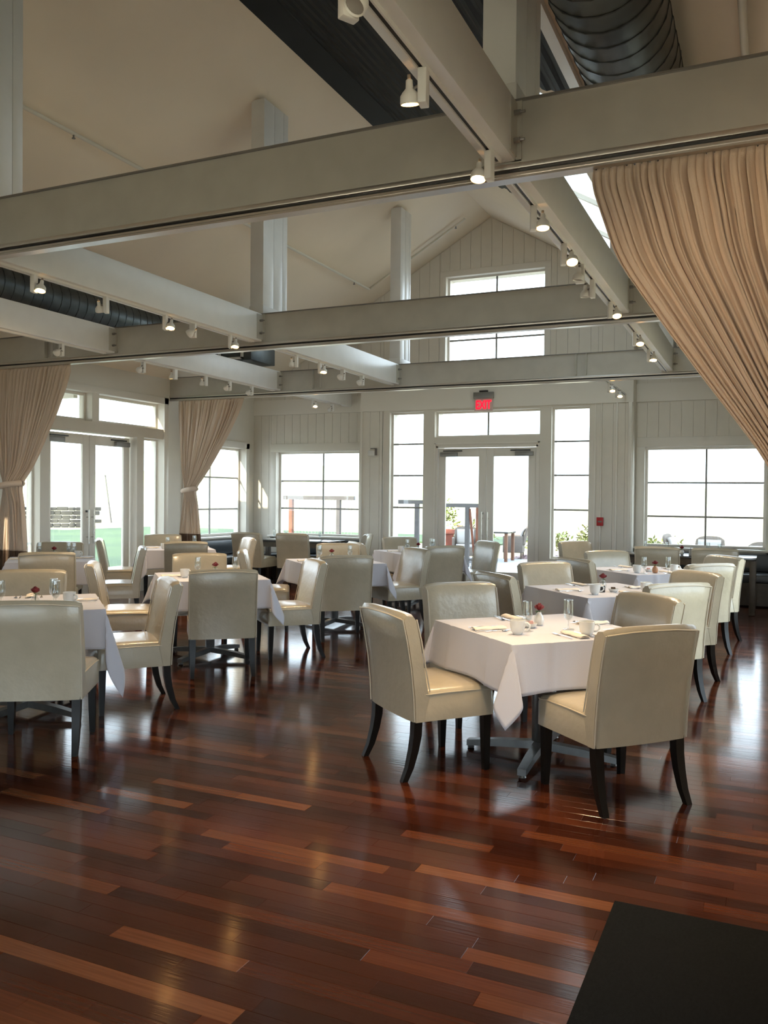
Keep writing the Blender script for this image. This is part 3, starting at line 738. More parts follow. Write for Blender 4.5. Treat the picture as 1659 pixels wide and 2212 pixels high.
fr = 'nearest right-hand table'; s2 = 'second right-hand table'; s3 = 'third right-hand table'
na = 'nearest left table'; nb = 'second left-row table'; nc = 'third left-row table'; nd = 'table before gable doors'
ne = 'far-left curtain table'; nf = 'left double-door table'
CH = [
 (-1.763, 4.475, 50, 'big foreground cream chair seen from behind its left side, facing right at ' + fr),
 (-.713, 4.43, 137, 'largest cream chair, back to the camera, at the right of ' + fr),
 (-1.84, 5.59, -44, 'cream chair facing the camera on the far left side of ' + fr),
 (-.87, 5.48, 227, 'cream chair facing left on the far right side of ' + fr),
 (-1.87, 6.86, 48, 'cream chair seen from behind, on the near left side of ' + s2),
 (-.79, 6.76, 135, 'cream chair with its back to us, near right side of ' + s2),
 (-1.79, 7.90, -44, 'cream chair facing the camera on the far left side of ' + s2),
 (-.74, 7.55, 226, 'cream chair facing left on the far right side of ' + s2),
 (-1.68, 9.00, 50, 'cream chair seen from behind, on the near left side of ' + s3),
 (-.70, 8.95, 135, 'cream chair with its back to us, near right side of ' + s3),
 (-1.60, 10.06, -50, 'cream chair facing the camera on the far left side of ' + s3),
 (-.64, 9.90, 222, 'cream chair facing left on the far right side of ' + s3),
 (-2.38, 12.20, -38, 'lone cream chair before the tall window right of the double doors'),
 (-1.34, 11.80, 90, 'cream chair with its back to us at the bare window table, left one'),
 (-.64, 11.86, 90, 'cream chair with its back to us at the bare window table, right one'),
 (-3.96, 3.78, 122, 'cream chair cut by the left edge, back to the camera at ' + na),
 (-4.14, 4.79, 230, 'cream chair facing left on the right side of ' + na),
 (-5.22, 4.80, -52, 'cream chair facing the camera on the far side of ' + na),
 (-5.34, 6.02, 38, 'cream chair facing right on the left side of ' + nb),
 (-4.26, 6.03, 129, 'cream chair with a broad square back to the camera at ' + nb),
 (-4.16, 7.00, 226, 'cream chair facing left on the right side of ' + nb),
 (-5.30, 7.13, -52, 'cream chair facing the camera on the far side of ' + nb),
 (-5.20, 8.20, 30, 'cream chair facing right on the left side of ' + nc),
 (-4.17, 8.08, 130, 'cream chair with its back to the camera at ' + nc),
 (-4.02, 9.26, 232, 'cream chair facing left on the right side of ' + nc),
 (-4.99, 9.64, -55, 'cream chair facing the camera behind ' + nc),
 (-4.93, 10.50, 44, 'cream chair half hidden on the left side of ' + nd),
 (-3.96, 10.32, 140, 'cream chair with its back to the camera at ' + nd),
 (-3.83, 11.45, 228, 'cream chair facing left on the right side of ' + nd),
 (-5.02, 11.86, -42, 'cream chair facing the camera on the far side of ' + nd),
 (-8.24, 9.22, 40, 'slim-looking cream chair facing right on the left side of ' + ne),
 (-7.16, 9.33, 126, 'cream chair with its back to the camera at ' + ne),
 (-7.10, 10.30, 228, 'bright cream chair facing left on the right side of ' + ne),
 (-8.40, 10.36, -52, 'cream chair facing the camera on the far side of ' + ne),
 (-8.02, 6.72, 42, 'cream chair at the left side of ' + nf),
 (-7.04, 6.82, 131, 'cream chair with its back to the camera at ' + nf),
 (-6.95, 7.80, 222, 'cream chair facing left on the right side of ' + nf),
 (-8.06, 7.92, -55, 'cream chair facing the camera on the far side of ' + nf),
 (-7.95, 12.20, 90, 'cream chair back to the camera at the dark corner table, left one'),
 (-7.20, 12.36, 98, 'cream chair back to the camera at the dark corner table, right one'),
 (-6.36, 12.75, 195, 'cream chair at the right end of the dark corner table'),
]
for i, (x, yy, a, lb) in enumerate(CH):
    place(chair, i == 0, x, yy, 0, R(a-90), lb, GA)

# ------------------------------------------------------------------ clothed tables
HA = .457
def make_table():
    t = empty('dining_table', label='square dining table', cat='table')
    MB().box(-HA, HA, -HA, HA, .722, .750).build('tabletop', M['darkwood'], t, bevel=.004)
    MB().box(-.038, .038, -.038, .038, .07, .722).build('column', M['basem'], t, bevel=.006)
    for k in range(4):
        a = PI/4 + k*PI/2; cx, cy = math.cos(a), math.sin(a)
        b = MB(); pr = [(.02, .05, .095, .030), (.25, .035, .078, .027), (.44, .018, .052, .024)]; rg = []
        for d, z0, z1, h in pr:
            rg.append([(cx*d - cy*s*h, cy*d + cx*s*h, z) for s, z in ((-1,z0),(1,z0),(1,z1),(-1,z1))])
        b.rings(rg); b.lathe([(.018, 0), (.022, .006), (.014, .022)], 10, (cx*.42, cy*.42, 0)); b.build('base_foot', M['basem'], t, smooth=35)
    return t
def cloth_obj(seed, long_corner=None):
    rr = random.Random(seed); a = HA+.003; W = a + .257; n = 76; zt = .757
    dirs = [rr.uniform(-.16, .16) for _ in range(4)]; w1 = [rr.uniform(0, 6) for _ in range(8)]
    side_ph = [rr.uniform(0, 6) for _ in range(4)]
    def soft(v): return v
    def fn(u, v):
        p, q = (2*u-1)*W, (2*v-1)*W; sp, sq = (1 if p >= 0 else -1), (1 if q >= 0 else -1)
        ap, aq = abs(p), abs(q)
        cre = sum(.0035*math.exp(-((ap-c)/.006)**2) + .0035*math.exp(-((aq-c)/.006)**2) for c in (.235,))
        if ap <= a and aq <= a:
            return (p, q, zt + cre*.5)
        if ap > a and aq <= a:
            d = ap-a; e = (aq/a)**3; s = 0 if sp > 0 else 1
            out = .006 + .05*d + .018*(d/.265)*math.sin(q*11+side_ph[s]) + .03*e*d/.265 + cre*2
            return (sp*(a+out), q, zt - .004 - d*.985)
        if aq > a and ap <= a:
            d = aq-a; e = (ap/a)**3; s = 2 if sq > 0 else 3
            out = .006 + .05*d + .018*(d/.265)*math.sin(p*11+side_ph[s]) + .03*e*d/.265 + cre*2
            return (p, sq*(a+out), zt - .004 - d*.985)
        dp, dq = ap-a, aq-a; r = math.hypot(dp, dq); th = math.atan2(dq, dp)
        ci = (0 if sp > 0 else 1) + (0 if sq > 0 else 2)
        k = math.sin(2*th)**.9 if 1e-6 < th < PI/2-1e-6 else 0
        o = r*.22*k; lat = dirs[ci]*r*k*.62 + r*.26*math.sin(4*th)
        z = zt - .004 - math.sqrt(max(r*r - o*o - (lat*.5)**2, 0))*(1 + (.60 if ci == long_corner else .14)*k)
        base = .006 + .05*r + .03*r/.265
        sx = base*math.cos(th) if th < PI/4 else base*math.cos(th); sy = base*math.sin(th)
        # outward along the diagonal plus a sideways fall of the fold
        x = a + max(sx, .006) + o*.70 + lat*.55; yy = a + max(sy, .006) + o*.70 - lat*.55
        x = max(x, a+.004 - max(0, -lat)*.5); yy = max(yy, a+.004 - max(0, lat)*.5)
        return (sp*x, sq*yy, z)
    # rows gathered so that the table edge and the creases land on vertices
    inner = [-a + 2*a*i/36 for i in range(37)]; outer = [a + (W-a)*(i/14) for i in range(1, 15)]
    ax = [-o for o in reversed(outer)] + inner + outer
    for c in (.235, -.235):
        j = min(range(len(ax)), key=lambda i: abs(ax[i]-c)); ax[j] = c
    N = len(ax)-1
    m = MB(); m.grid(lambda u, v: fn((ax[int(round(u*N))]/W+1)/2, (ax[int(round(v*N))]/W+1)/2), N, N)
    return m
tab = make_table(); TABLES = [(T1, fr), (T2, s2), (T3, s3), (TA, na), (TB_, nb), (TC, nc), (TD, nd), (TE, ne), (TF, nf)]
cl_meshes = []
for i, ((x, yy), nm) in enumerate(TABLES):
    rz = R(45 + (1.2, 0, 0, 2, -1, 0, 2, 0, 0)[i])
    place(tab, i == 0, x, yy, 0, rz, 'square pedestal table with a four-armed metal base: %s' % nm, 'square pedestal tables')
    if i < 4:
        o = cloth_obj(11+i, 2 if i == 3 else None).build('tablecloth', M['cloth'], smooth=60, solid=.0015); cl_meshes.append(o.data)
    else:
        o = bpy.data.objects.new('tablecloth', cl_meshes[i % 3]); C.objects.link(o); md = o.modifiers.new('thickness', 'SOLIDIFY'); md.thickness = .0015; md.offset = 0
        rz += (i % 4) * PI/2
    o.location = (x, yy, 0); o.rotation_euler = (0, 0, rz)
    tag(o, 'white cloth with draped corners on %s' % nm, 'tablecloth', 'white tablecloths')

# ------------------------------------------------------------------ tableware
ZC = .7595
def make_glass():
    g = empty('water_glass', label='stemmed glass', cat='glass')
    MB().lathe([(.034,0),(.034,.002),(.006,.007),(.0042,.02),(.0042,.045),(.010,.052),(.024,.066),(.0285,.09),(.0275,.13),(.0255,.168),(.0235,.168),(.0255,.13),(.0265,.09),(.022,.07),(.008,.056),(.0,.054)], 20, cap=False).build('bowl_and_stem', M['crystal'], g, smooth=60)
    return g
def make_cup():
    c = empty('coffee_cup', label='white cup', cat='cup')
    MB().lathe([(.0,.003),(.024,.0),(.026,.006),(.036,.018),(.041,.045),(.0425,.078),(.0405,.079),(.039,.045),(.034,.02),(.0,.010)], 22, cap=False).build('body', M['china'], c, smooth=60)
    MB().tube([(.039,0,.062),(.055,0,.066),(.068,0,.055),(.067,0,.038),(.054,0,.026),(.038,0,.024)], .0055, 8).build('handle', M['china'], c, smooth=60)
    return c
def rose_bloom(mb, c, r):
    for k in range(15):
        a = k*2.399; t = k/14; rad = r*(.15+.85*t); h = r*(.9-.5*t); wdt = .55+.45*t
        for _ in (0,):
            def pf(u, v, a=a, rad=rad, h=h, t=t):
                th = a + (u-.5)*(2.3-.7*t); rr_ = rad*(.35+.65*math.sin(min(v,1)*PI*.62)) * (1+.10*t*v)
                z = -r*.55 + v*(h+r*.55) - (abs(u-.5)*2)**2*.25*r*v + t*v*v*(-.15*r)
                return (c[0]+rr_*math.cos(th), c[1]+rr_*math.sin(th), c[2]+z)
            mb.grid(pf, 5, 4)
    return mb
def make_rose():
    s = empty('red_rose', label='red rose', cat='flower')
    rose_bloom(MB(), (0, 0, .105), .030).build('bloom', M['rose'], s, smooth=70, solid=.0012)
    m = MB().tube([(0,0,.012),(.002,0,.05),(0,0,.088)], .0022, 6)
    for a in (0.5, 2.6, 4.4): m.add([(0,0,.085),(.022*math.cos(a-.35),.022*math.sin(a-.35),.080),(.036*math.cos(a),.036*math.sin(a),.074),(.022*math.cos(a+.35),.022*math.sin(a+.35),.082)], [(0,1,2,3)])
    m.build('stem', M['stem'], s)
    return s
def make_vase(mt, clear=False):
    v = empty('bud_vase', label='vase', cat='vase')
    MB().lathe([(.018,0),(.027,.010),(.031,.030),(.026,.052),(.015,.066),(.013,.074),(.015,.078),(.012,.076),(.010,.066),(.0,.02)], 20, cap=False).build('vase_body', mt, v, smooth=60)
    return v
def make_cutlery(kind):
    if kind == 'fork':
        c = empty('fork', label='fork', cat='cutlery')
        MB().grid(lambda u, v: ((u-.5)*(.010-.004*math.sin(PI*v)), -.09+v*.13, .003+.002*math.sin(PI*v)), 2, 8).build('handle', M['silver'], c, solid=.002)
        h = MB().grid(lambda u, v: ((u-.5)*.022*math.sin(.4+v*1.1), .04+v*.022, .004-.003*v), 3, 3)
        for k in range(4): h.bar(((k-1.5)*.0058, .06, .002), ((k-1.5)*.0058, .100, .004), .0024, .0015)
        h.build('tines', M['silver'], c, solid=.0012)
    elif kind == 'knife':
        c = empty('knife', label='knife', cat='cutlery')
        MB().box(-.005, .005, -.115, -.01, .001, .006).build('handle', M['silver'], c, bevel=.0015)
        MB().prism([(-.005,-.01),(.006,-.01),(.008,.06),(.002,.112),(-.004,.10)], .002, .0035, 'z').build('blade', M['silver'], c)
    else:
        c = empty('spoon', label='spoon', cat='cutlery')
        MB().grid(lambda u, v: ((u-.5)*(.010-.004*math.sin(PI*v)), -.07+v*.10, .003+.003*math.sin(PI*v)), 2, 8).build('handle', M['silver'], c, solid=.002)
        MB().grid(lambda u, v: (.015*math.sin(PI*v)*(2*u-1), .03+.045*v, .005-.005*math.sin(PI*u)*math.sin(PI*v)), 6, 6).build('bowl', M['silver'], c, solid=.001)
    return c
def make_napkin():
    c = empty('folded_napkin', label='napkin', cat='napkin')
    MB().grid(lambda u, v: ((u-.5)*.062, (v-.5)*.20, .004+.010*math.sin(PI*u)**.5+.002*math.sin(v*14+u*5)), 8, 12).build('roll', M['napkin'], c, smooth=60, solid=.003)
    MB().grid(lambda u, v: (-.028+u*.06, -.09+v*.19, .001+.004*math.sin(3*u+2*v)**2), 5, 8).build('under_fold', M['napkin'], c, smooth=60, solid=.003)
    return c
def make_dish(fill):
    d = empty('sugar_dish', label='dish', cat='dish')
    MB().lathe([(.0,.002),(.026,0),(.036,.012),(.040,.026),(.037,.026),(.032,.012),(.0,.006)], 22, cap=False).build('bowl', M['china'], d, smooth=60)
    f = MB()
    for k in range(7):
        a = k*.9; f.box(-.016+.004*math.cos(a*3), .012+.004*math.sin(a), -.014+k*.004, -.011+k*.004, .010, .036+.003*math.sin(a*2))
    f.build('sachets', fill, d)
    return d
def make_candle():
    d = empty('candle_holder', label='candle', cat='candle holder')
    MB().prism([(-.021,-.021),(.021,-.021),(.021,.021),(-.021,.021)], 0, .052, 'z').build('block', M['black'], d, bevel=.003)
    MB().lathe([(.016,.052),(.016,.056),(.003,.0575),(.0,.0575)], 14, cap=False).build('wax', M['napkin'], d)
    return d
PROTO = {}
def put(kind, x, yy, deg, label, group, z=ZC):
    mk = dict(glass=make_glass, cup=make_cup, rose=make_rose, vase_white=lambda: make_vase(M['china']), vase_clear=lambda: make_vase(M['crystal']), vase_copper=lambda: make_vase(M['terracotta_pot']),
              fork=lambda: make_cutlery('fork'), knife=lambda: make_cutlery('knife'), spoon=lambda: make_cutlery('spoon'), napkin=make_napkin,
              dish=lambda: make_dish(M['soap']), dish_dark=lambda: make_dish(M['ornament']), candle=make_candle)
    first = kind not in PROTO
    if first: PROTO[kind] = mk[kind]()
    return place(PROTO[kind], first, x, yy, z, R(deg), label, group)
GG, GC, GN, GK, GR = 'stemmed glasses on the tables', 'white cups on the tables', 'folded napkins on the tables', 'silver cutlery on the tables', 'red roses on the tables'
def setting(cx, cy, ang, nm, side):
    """napkin with cutlery, laid for the chair whose facing is ang (deg)"""
    a = R(ang-90); c, s = math.cos(a), math.sin(a)
    def W(lx, ly): return cx + c*lx - s*ly, cy + s*lx + c*ly
    for kind, lx, nmk in (('napkin', 0, 'rolled ivory napkin'), ('fork', -.075, 'silver fork left of napkin'), ('knife', .065, 'silver knife right of napkin'), ('spoon', .095, 'silver spoon beside knife')):
        x, yy = W(lx, 0); put(kind, x, yy, ang-90, '%s, %s side of %s' % (nmk, side, nm), GN if kind == 'napkin' else GK)
D = .345
for (T, nm) in TABLES:
    q = .707*D
    for sx, sy, ang, side in ((-1,-1,45,'near left'),(1,-1,135,'near right'),(-1,1,-45,'far left'),(1,1,225,'far right')):
        if nm == fr and side == 'far right': pass
        setting(T[0]+sx*q, T[1]+sy*q, ang, nm, side)
def G(x, y, lb): put('glass', x, y, 0, lb, GG)
def CU(x, y, a, lb): put('cup', x, y, a, lb, GC)
G(-1.23, 4.66, 'left stemmed glass on ' + fr); G(-1.04, 4.84, 'right stemmed glass on ' + fr)
CU(-1.25, 4.53, 0, 'white cup with handle toward the right, at the near corner of ' + fr); CU(-.90, 4.66, 20, 'white cup near the right chair on ' + fr)
put('dish', -1.25, 4.80, 30, 'small white dish of pink sachets on ' + fr, 'dishes on the tables')
put('vase_white', -1.23, 4.92, 0, 'small round white vase on ' + fr, 'bud vases on the tables'); put('rose', -1.228, 4.918, 0, 'large red rose in the white vase on ' + fr, GR)
CU(-1.24, 6.72, 20, 'white cup near the left edge of ' + s2); CU(-.91, 7.12, 40, 'white cup beside the right chair back on ' + s2)
put('candle', -1.22, 6.92, 20, 'black square candle holder on ' + s2, 'candle holders on the tables'); put('dish_dark', -1.14, 6.98, 0, 'white dish of dark sugar on ' + s2, 'dishes on the tables')
put('vase_clear', -1.26, 7.18, 0, 'clear glass bud vase on ' + s2, 'bud vases on the tables'); put('rose', -1.26, 7.18, 60, 'full red rose in a clear vase on ' + s2, GR)
G(-1.15, 8.86, 'left stemmed glass on ' + s3); G(-.93, 8.97, 'right stemmed glass on ' + s3)
CU(-1.23, 8.94, 90, 'left white cup on ' + s3); CU(-.90, 9.22, 30, 'right white cup on ' + s3)
put('dish', -1.14, 9.14, 0, 'small white sugar dish on ' + s3, 'dishes on the tables'); put('vase_copper', -1.06, 9.0, 0, 'orange-brown bud vase on ' + s3, 'bud vases on the tables'); put('rose', -1.06, 9.0, 20, 'dark red rose in the orange-brown vase on ' + s3, GR)
G(-4.62, 4.06, 'leftmost stemmed glass on ' + na); G(-4.41, 4.31, 'stemmed glass right of the rose on ' + na); G(-4.30, 4.22, 'rightmost, lower-looking stemmed glass on ' + na); G(-4.74, 4.12, 'stemmed glass cut by the left edge on ' + na)
put('vase_clear', -4.42, 4.16, 0, 'clear bud vase on ' + na, 'bud vases on the tables'); put('rose', -4.42, 4.16, 0, 'red rose in a clear vase on ' + na, GR); CU(-4.32, 4.36, 0, 'white cup at the right of the glasses on ' + na)
G(-4.83, 6.46, 'left stemmed glass on ' + nb); G(-4.58, 6.70, 'right stemmed glass on ' + nb); put('vase_clear', -4.66, 6.50, 0, 'clear bud vase on ' + nb, 'bud vases on the tables'); put('rose', -4.66, 6.50, 40, 'red rose just above the chair back at ' + nb, GR); CU(-4.80, 6.23, 0, 'white cup at the left of ' + nb)
G(-4.78, 8.70, 'front left stemmed glass on ' + nc); G(-4.86, 8.86, 'rear left stemmed glass on ' + nc); G(-4.52, 8.98, 'right stemmed glass on ' + nc); put('vase_clear', -4.70, 8.86, 0, 'clear bud vase on ' + nc, 'bud vases on the tables'); put('rose', -4.70, 8.86, 80, 'red rose above the chair back at ' + nc, GR)
G(-4.51, 10.70, 'left stemmed glass on ' + nd); G(-4.36, 11.22, 'pair of stemmed glasses right of the rose, left one, on ' + nd); G(-4.29, 11.12, 'pair of stemmed glasses right of the rose, right one, on ' + nd); CU(-4.59, 10.66, 0, 'white cup left of the glass on ' + nd)
put('candle', -4.47, 10.93, 10, 'black square candle holder on ' + nd, 'candle holders on the tables'); put('vase_clear', -4.38, 10.78, 0, 'clear bud vase on ' + nd, 'bud vases on the tables'); put('rose', -4.38, 10.78, 10, 'red rose above the chair back at ' + nd, GR)
G(-7.50, 9.36, 'left stemmed glass on ' + ne); G(-7.52, 9.98, 'right stemmed glass on ' + ne); CU(-7.60, 9.40, 0, 'white cup on ' + ne)
G(-7.86, 7.46, 'left pair of stemmed glasses, right one, on ' + nf); G(-7.92, 7.36, 'left pair of stemmed glasses, left one, on ' + nf); G(-7.62, 7.68, 'right pair of stemmed glasses, left one, on ' + nf); G(-7.48, 7.62, 'right pair of stemmed glasses, right one, on ' + nf)
put('vase_clear', -7.62, 7.45, 0, 'clear bud vase on ' + nf, 'bud vases on the tables'); put('rose', -7.62, 7.45, 0, 'dark red rose on ' + nf, GR); CU(-7.40, 7.60, 0, 'white cup on ' + nf)

# ------------------------------------------------------------------ bare window tables and banquettes
def bare_table(x0, x1, y0, y1, label):
    cx, cy = (x0+x1)/2, (y0+y1)/2; t = empty('window_table', (cx, cy, 0), label=label, cat='table', group='bare dark tables by the end windows')
    hx, hy = (x1-x0)/2, (y1-y0)/2
    MB().box(-hx, hx, -hy, hy, .715, .75).build('tabletop', M['darktop'], t, bevel=.004)
    MB().box(-hx+.03, hx-.03, -hy+.03, hy-.03, .63, .715).build('apron', M['darkwood'], t)
    for sx in (-1, 1):
        for sy in (-1, 1):
            lx, ly = sx*(hx-.045), sy*(hy-.045); MB().box(lx-.038, lx+.038, ly-.038, ly+.038, 0, .715).build('leg', M['darkwood'], t, bevel=.004)
bare_table(-1.98, -.16, 12.10, 12.78, 'bare dark table under the right end window')
bare_table(-8.30, -6.72, 12.52, 13.16, 'bare dark table in the far left corner under the window')
def banquette(pts, label):
    b = empty('banquette', (0, 0, 0), label=label, cat='bench', group='charcoal banquettes under the windows')
    for (x0, x1, y0, y1, side) in pts:
        MB().box(x0, x1, y0, y1, 0.02, .34).build('plinth', M['darkwood'], b)
        MB().box(x0, x1, y0, y1, .34, .46).build('seat_cushion', M['bench'], b, bevel=.02, seg=3)
        if side == 'y': MB().box(x0, x1, y1-.10, y1, .462, .72).build('back_cushion', M['bench'], b, bevel=.02, seg=3)
        else: MB().box(x0, x0+.10, y0, y1, .462, .72).build('back_cushion', M['bench'], b, bevel=.02, seg=3)
banquette([(-1.90, XRW-.02, 13.08, YA-.035, 'y')], 'charcoal banquette under the right end window')
banquette([(-8.36, XN0-.1, 13.20, YA-.035, 'y'), (XL+.035, -8.38, 11.55, YA-.035, 'x')], 'charcoal corner banquette under the far left windows')
ZW = .7515
for x, yy, lb in ((-1.62, 12.60, 'leftmost'), (-1.30, 12.35, 'second from the left'), (-.78, 12.55, 'third from the left'), (-.62, 12.35, 'rightmost')):
    put('glass', x, yy, 0, '%s stemmed glass on the bare table under the right end window' % lb, GG, ZW)
put('vase_white', -1.10, 12.30, 0, 'white bud vase on the bare window table', 'bud vases on the tables', ZW); put('rose', -1.10, 12.30, 0, 'dark rose on the bare table under the right end window', GR, ZW)
pm = empty('pepper_mill', (-.98, 12.18, ZW), label='small grey pepper mill on the bare window table', cat='pepper mill')
MB().lathe([(.0,0),(.022,0),(.024,.01),(.017,.035),(.021,.06),(.014,.07),(.017,.085),(.010,.097),(0,.1)], 16, cap=False).build('body', M['alu'], pm, smooth=50)
MB().lathe([(.0,.1),(.006,.101),(.006,.108),(0,.111)], 10, cap=False).build('knob', M['silver'], pm, smooth=50)
for x, yy, lb in ((-7.9, 12.75, 'left'), (-7.76, 12.9, 'middle'), (-7.05, 12.85, 'right')):
    put('glass', x, yy, 0, '%s stemmed glass on the dark corner table' % lb, GG, ZW)

# floor mat
fm = MB().box(0, 1.9, 0, 1.2, 0, .012).build('floor_mat', M['mat_rug'], bevel=.005); tag(fm, 'black doormat on the wood floor at the bottom right corner', 'mat')
fm.location = (-.505, 3.215-1.2, .001)
for sc_ in (1,): fm.scale = (.50, 1, 1)

# ------------------------------------------------------------------ outdoors
def ground(name, x0, x1, y0, y1, z, m_):
    return tag(MB().box(x0, x1, y0, y1, z-.05, z).build(name, m_), kind='structure')
ground('ground_meadow', -260, 200, -60, 220, -.22, M['field'])
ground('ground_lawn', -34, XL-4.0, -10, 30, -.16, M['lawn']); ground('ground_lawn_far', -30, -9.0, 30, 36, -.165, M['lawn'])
ground('ground_patio', -9.4, 8, YA+.4, 21.5, -.06, M['slab']); ground('ground_path', XL-4.0, XL-.35, -8, 19, -.055, M['slab'])
hl = MB().grid(lambda u, v: (-260+460*u, 130+90*v, -.3+(7+4*math.sin(u*9)+2.5*math.sin(u*23+1))*math.sin(v*PI/2)), 60, 8)
tag(hl.build('distant_hills', M['hill'], smooth=80), 'low pale hills far beyond the meadow', 'hill')
hl = MB().grid(lambda u, v: (-150-90*v, -60+150*u, -.3+(7+3*math.sin(u*8)+2*math.sin(u*21+1))*math.sin(v*PI/2)), 60, 8)
tag(hl.build('side_hills', M['hill'], smooth=80), 'low pale hills beyond the lawn on the left', 'hill')
# porch roof outside the left wall
pr = empty('porch_canopy', label='white porch canopy outside the left double doors', cat='canopy')
MB().box(XL-3.4, XL-.26, 3.6, 9.6, 3.02, 3.10).build('roof_panel', M['trim'], pr)
for yy in (3.8, 5.7, 7.6, 9.4):
    MB().box(XL-3.35, XL-.26, yy-.04, yy+.04, 2.90, 3.02).build('rafter', M['trim'], pr)
MB().box(XL-3.4, XL-3.28, 3.6, 9.6, 2.80, 3.02).build('fascia', M['trim'], pr)
for yy in (3.7, 9.5): MB().box(XL-3.40, XL-3.28, yy-.06, yy+.06, -.05, 2.80).build('post', M['trim'], pr)
# trellis fence
def fence(x0, x1, y, z, posts, label, brace=False, mesh=False, rust=()):
    f = empty('trellis_fence', (0, y, -.22), label=label, cat='fence')
    MB().box(x0, x1, -.04, .04, z+.22-.09, z+.22).build('top_rail', M['greyrail'], f)
    MB().box(x0, x1, -.02, .02, .30, .34).build('bottom_rail', M['greyrail'], f)
    for i, x in enumerate(posts):
        MB().box(x-.045, x+.045, -.045, .045, 0, z+.22-.09).build('post', M['rust'] if i in rust else M['greyrail'], f)
    if brace: MB().bar((posts[-1]-.05, 0, .1), (posts[-2]+.05, 0, z+.1), .045).build('brace', M['rust'], f)
    if mesh:
        k = x0+.1; w_ = MB()
        while k < x1: w_.box(k-.004, k+.004, -.004, .004, .34, z+.22-.09); k += .085
        tag(w_.build('mesh_wires', M['gridm'], f), kind='stuff')
fence(-10.60, -8.55, 17.2, 1.52, (-10.55, -10.20, -8.95), 'grey post-and-rail trellis with rust post and wires, beyond the left end window', mesh=True, rust=(1,))
fence(-8.50, -6.95, 17.6, 1.45, (-8.3, -7.19), 'lower grey trellis section seen through the narrow left window', rust=())
fence(-6.98, -5.93, 18.4, 1.38, (-6.94, -6.28, -6.02), 'braced grey trellis section seen through the left door leaf', brace=True, rust=(2,))
# leaning poles in the field
for (x, yy, lb) in ((-36.8, 40, 'thin leaning pole in the meadow seen through the left doors, right one'), (-44, 42, 'thin leaning pole in the meadow seen through the left doors, left one')):
    tag(MB().tube([(x+.5, yy, -.2), (x, yy, 2.7)], .05, 6).build('leaning_pole', M['greyrail']), lb, 'pole', 'leaning poles in the meadow')
# field stone wall beyond the lawn
fw_ = empty('field_stone_wall', (-35.5, 31.5, -.2), R(42), 'grey field-stone wall beyond the lawn, seen through the left doors', 'wall')
rs = random.Random(4)
zz = 0.0
for row in range(5):
    h = rs.uniform(.20, .27); kx = -6.0 + rs.uniform(0, .3)
    while kx < 4.2:
        wd = rs.uniform(.28, .62)
        MB().box(kx, kx+wd-.02, -.25+rs.uniform(-.05, .05), .25, zz, zz+h-.015-rs.uniform(0, .03)).build('stone', M['stonew'], fw_, bevel=.03, seg=1)
        kx += wd
    zz += h
# planter with bush
def bush(name, x, yy, z, r, h, n, m_, label, cat='bush', ls=.09, par=None):
    rr = random.Random(int(x*100)); b = MB()
    for _ in range(n):
        th = rr.uniform(0, 2*PI); ph = rr.uniform(-.2, 1); q = rr.uniform(.35, 1)
        c = Vector((r*q*math.cos(th)*math.sqrt(max(0, 1-ph*ph*.8)), r*q*math.sin(th)*math.sqrt(max(0, 1-ph*ph*.8)), h*(.35+.62*ph*q)))
        d = Vector((rr.uniform(-1,1), rr.uniform(-1,1), rr.uniform(-.2,1))).normalized(); s = d.cross(Vector((rr.uniform(-1,1), .3, 1))).normalized()
        l = ls*rr.uniform(.7, 1.3); b.add([c, c+d*l*.5+s*l*.22, c+d*l, c+d*l*.5-s*l*.22], [(0,1,2,3)])
    if par is None:
        e = empty(name, (x, yy, z), label=label, cat=cat)
    else: e = par
    o = b.build('foliage', m_, e); o['kind'] = 'stuff'
    MB().tube([(0,0,0),(0,0,h*.6)], .02, 6).tube([(0,0,h*.2),(r*.5,0,h*.55)], .012, 5).tube([(0,0,h*.2),(-r*.4,.1,h*.6)], .012, 5).build('branches', M['darkwood'], e)
    return e
pt = empty('terracotta_planter', (-7.62, 20.4, -.06), label='tall terracotta planter on the patio outside the left door leaf', cat='planter')
MB().lathe([(.0,0),(.20,0),(.29,.66),(.33,.66),(.33,.76),(.27,.76),(.26,.70),(0,.70)], 24, cap=False).build('pot', M['clay'], pt, smooth=40)
bush('potted_bush', -7.62, 20.4, .64, .42, .85, 520, M['leaf'], 'yellow-green bush growing in the terracotta planter')
for x, yy, r, h, n, lb in ((-6.1, 25.5, .8, .75, 500, 'dusty green shrub behind the patio table, left'), (-4.5, 24.6, .7, 1.0, 600, 'larger dusty green shrub at the right door leaf'), (-2.9, 25.9, .8, .62, 400, 'low shrub seen through the right tall window'), (-8.9, 26, 1.0, 1.0, 500, 'shrub beyond the trellis, left of the doors')):
    bush('garden_shrub', x, yy, -.22, r, h, n, M['leaf2'], lb, ls=.16)
rk = random.Random(12); placed = []
GRK = 'low rocks edging the patio'
rock_meshes = []
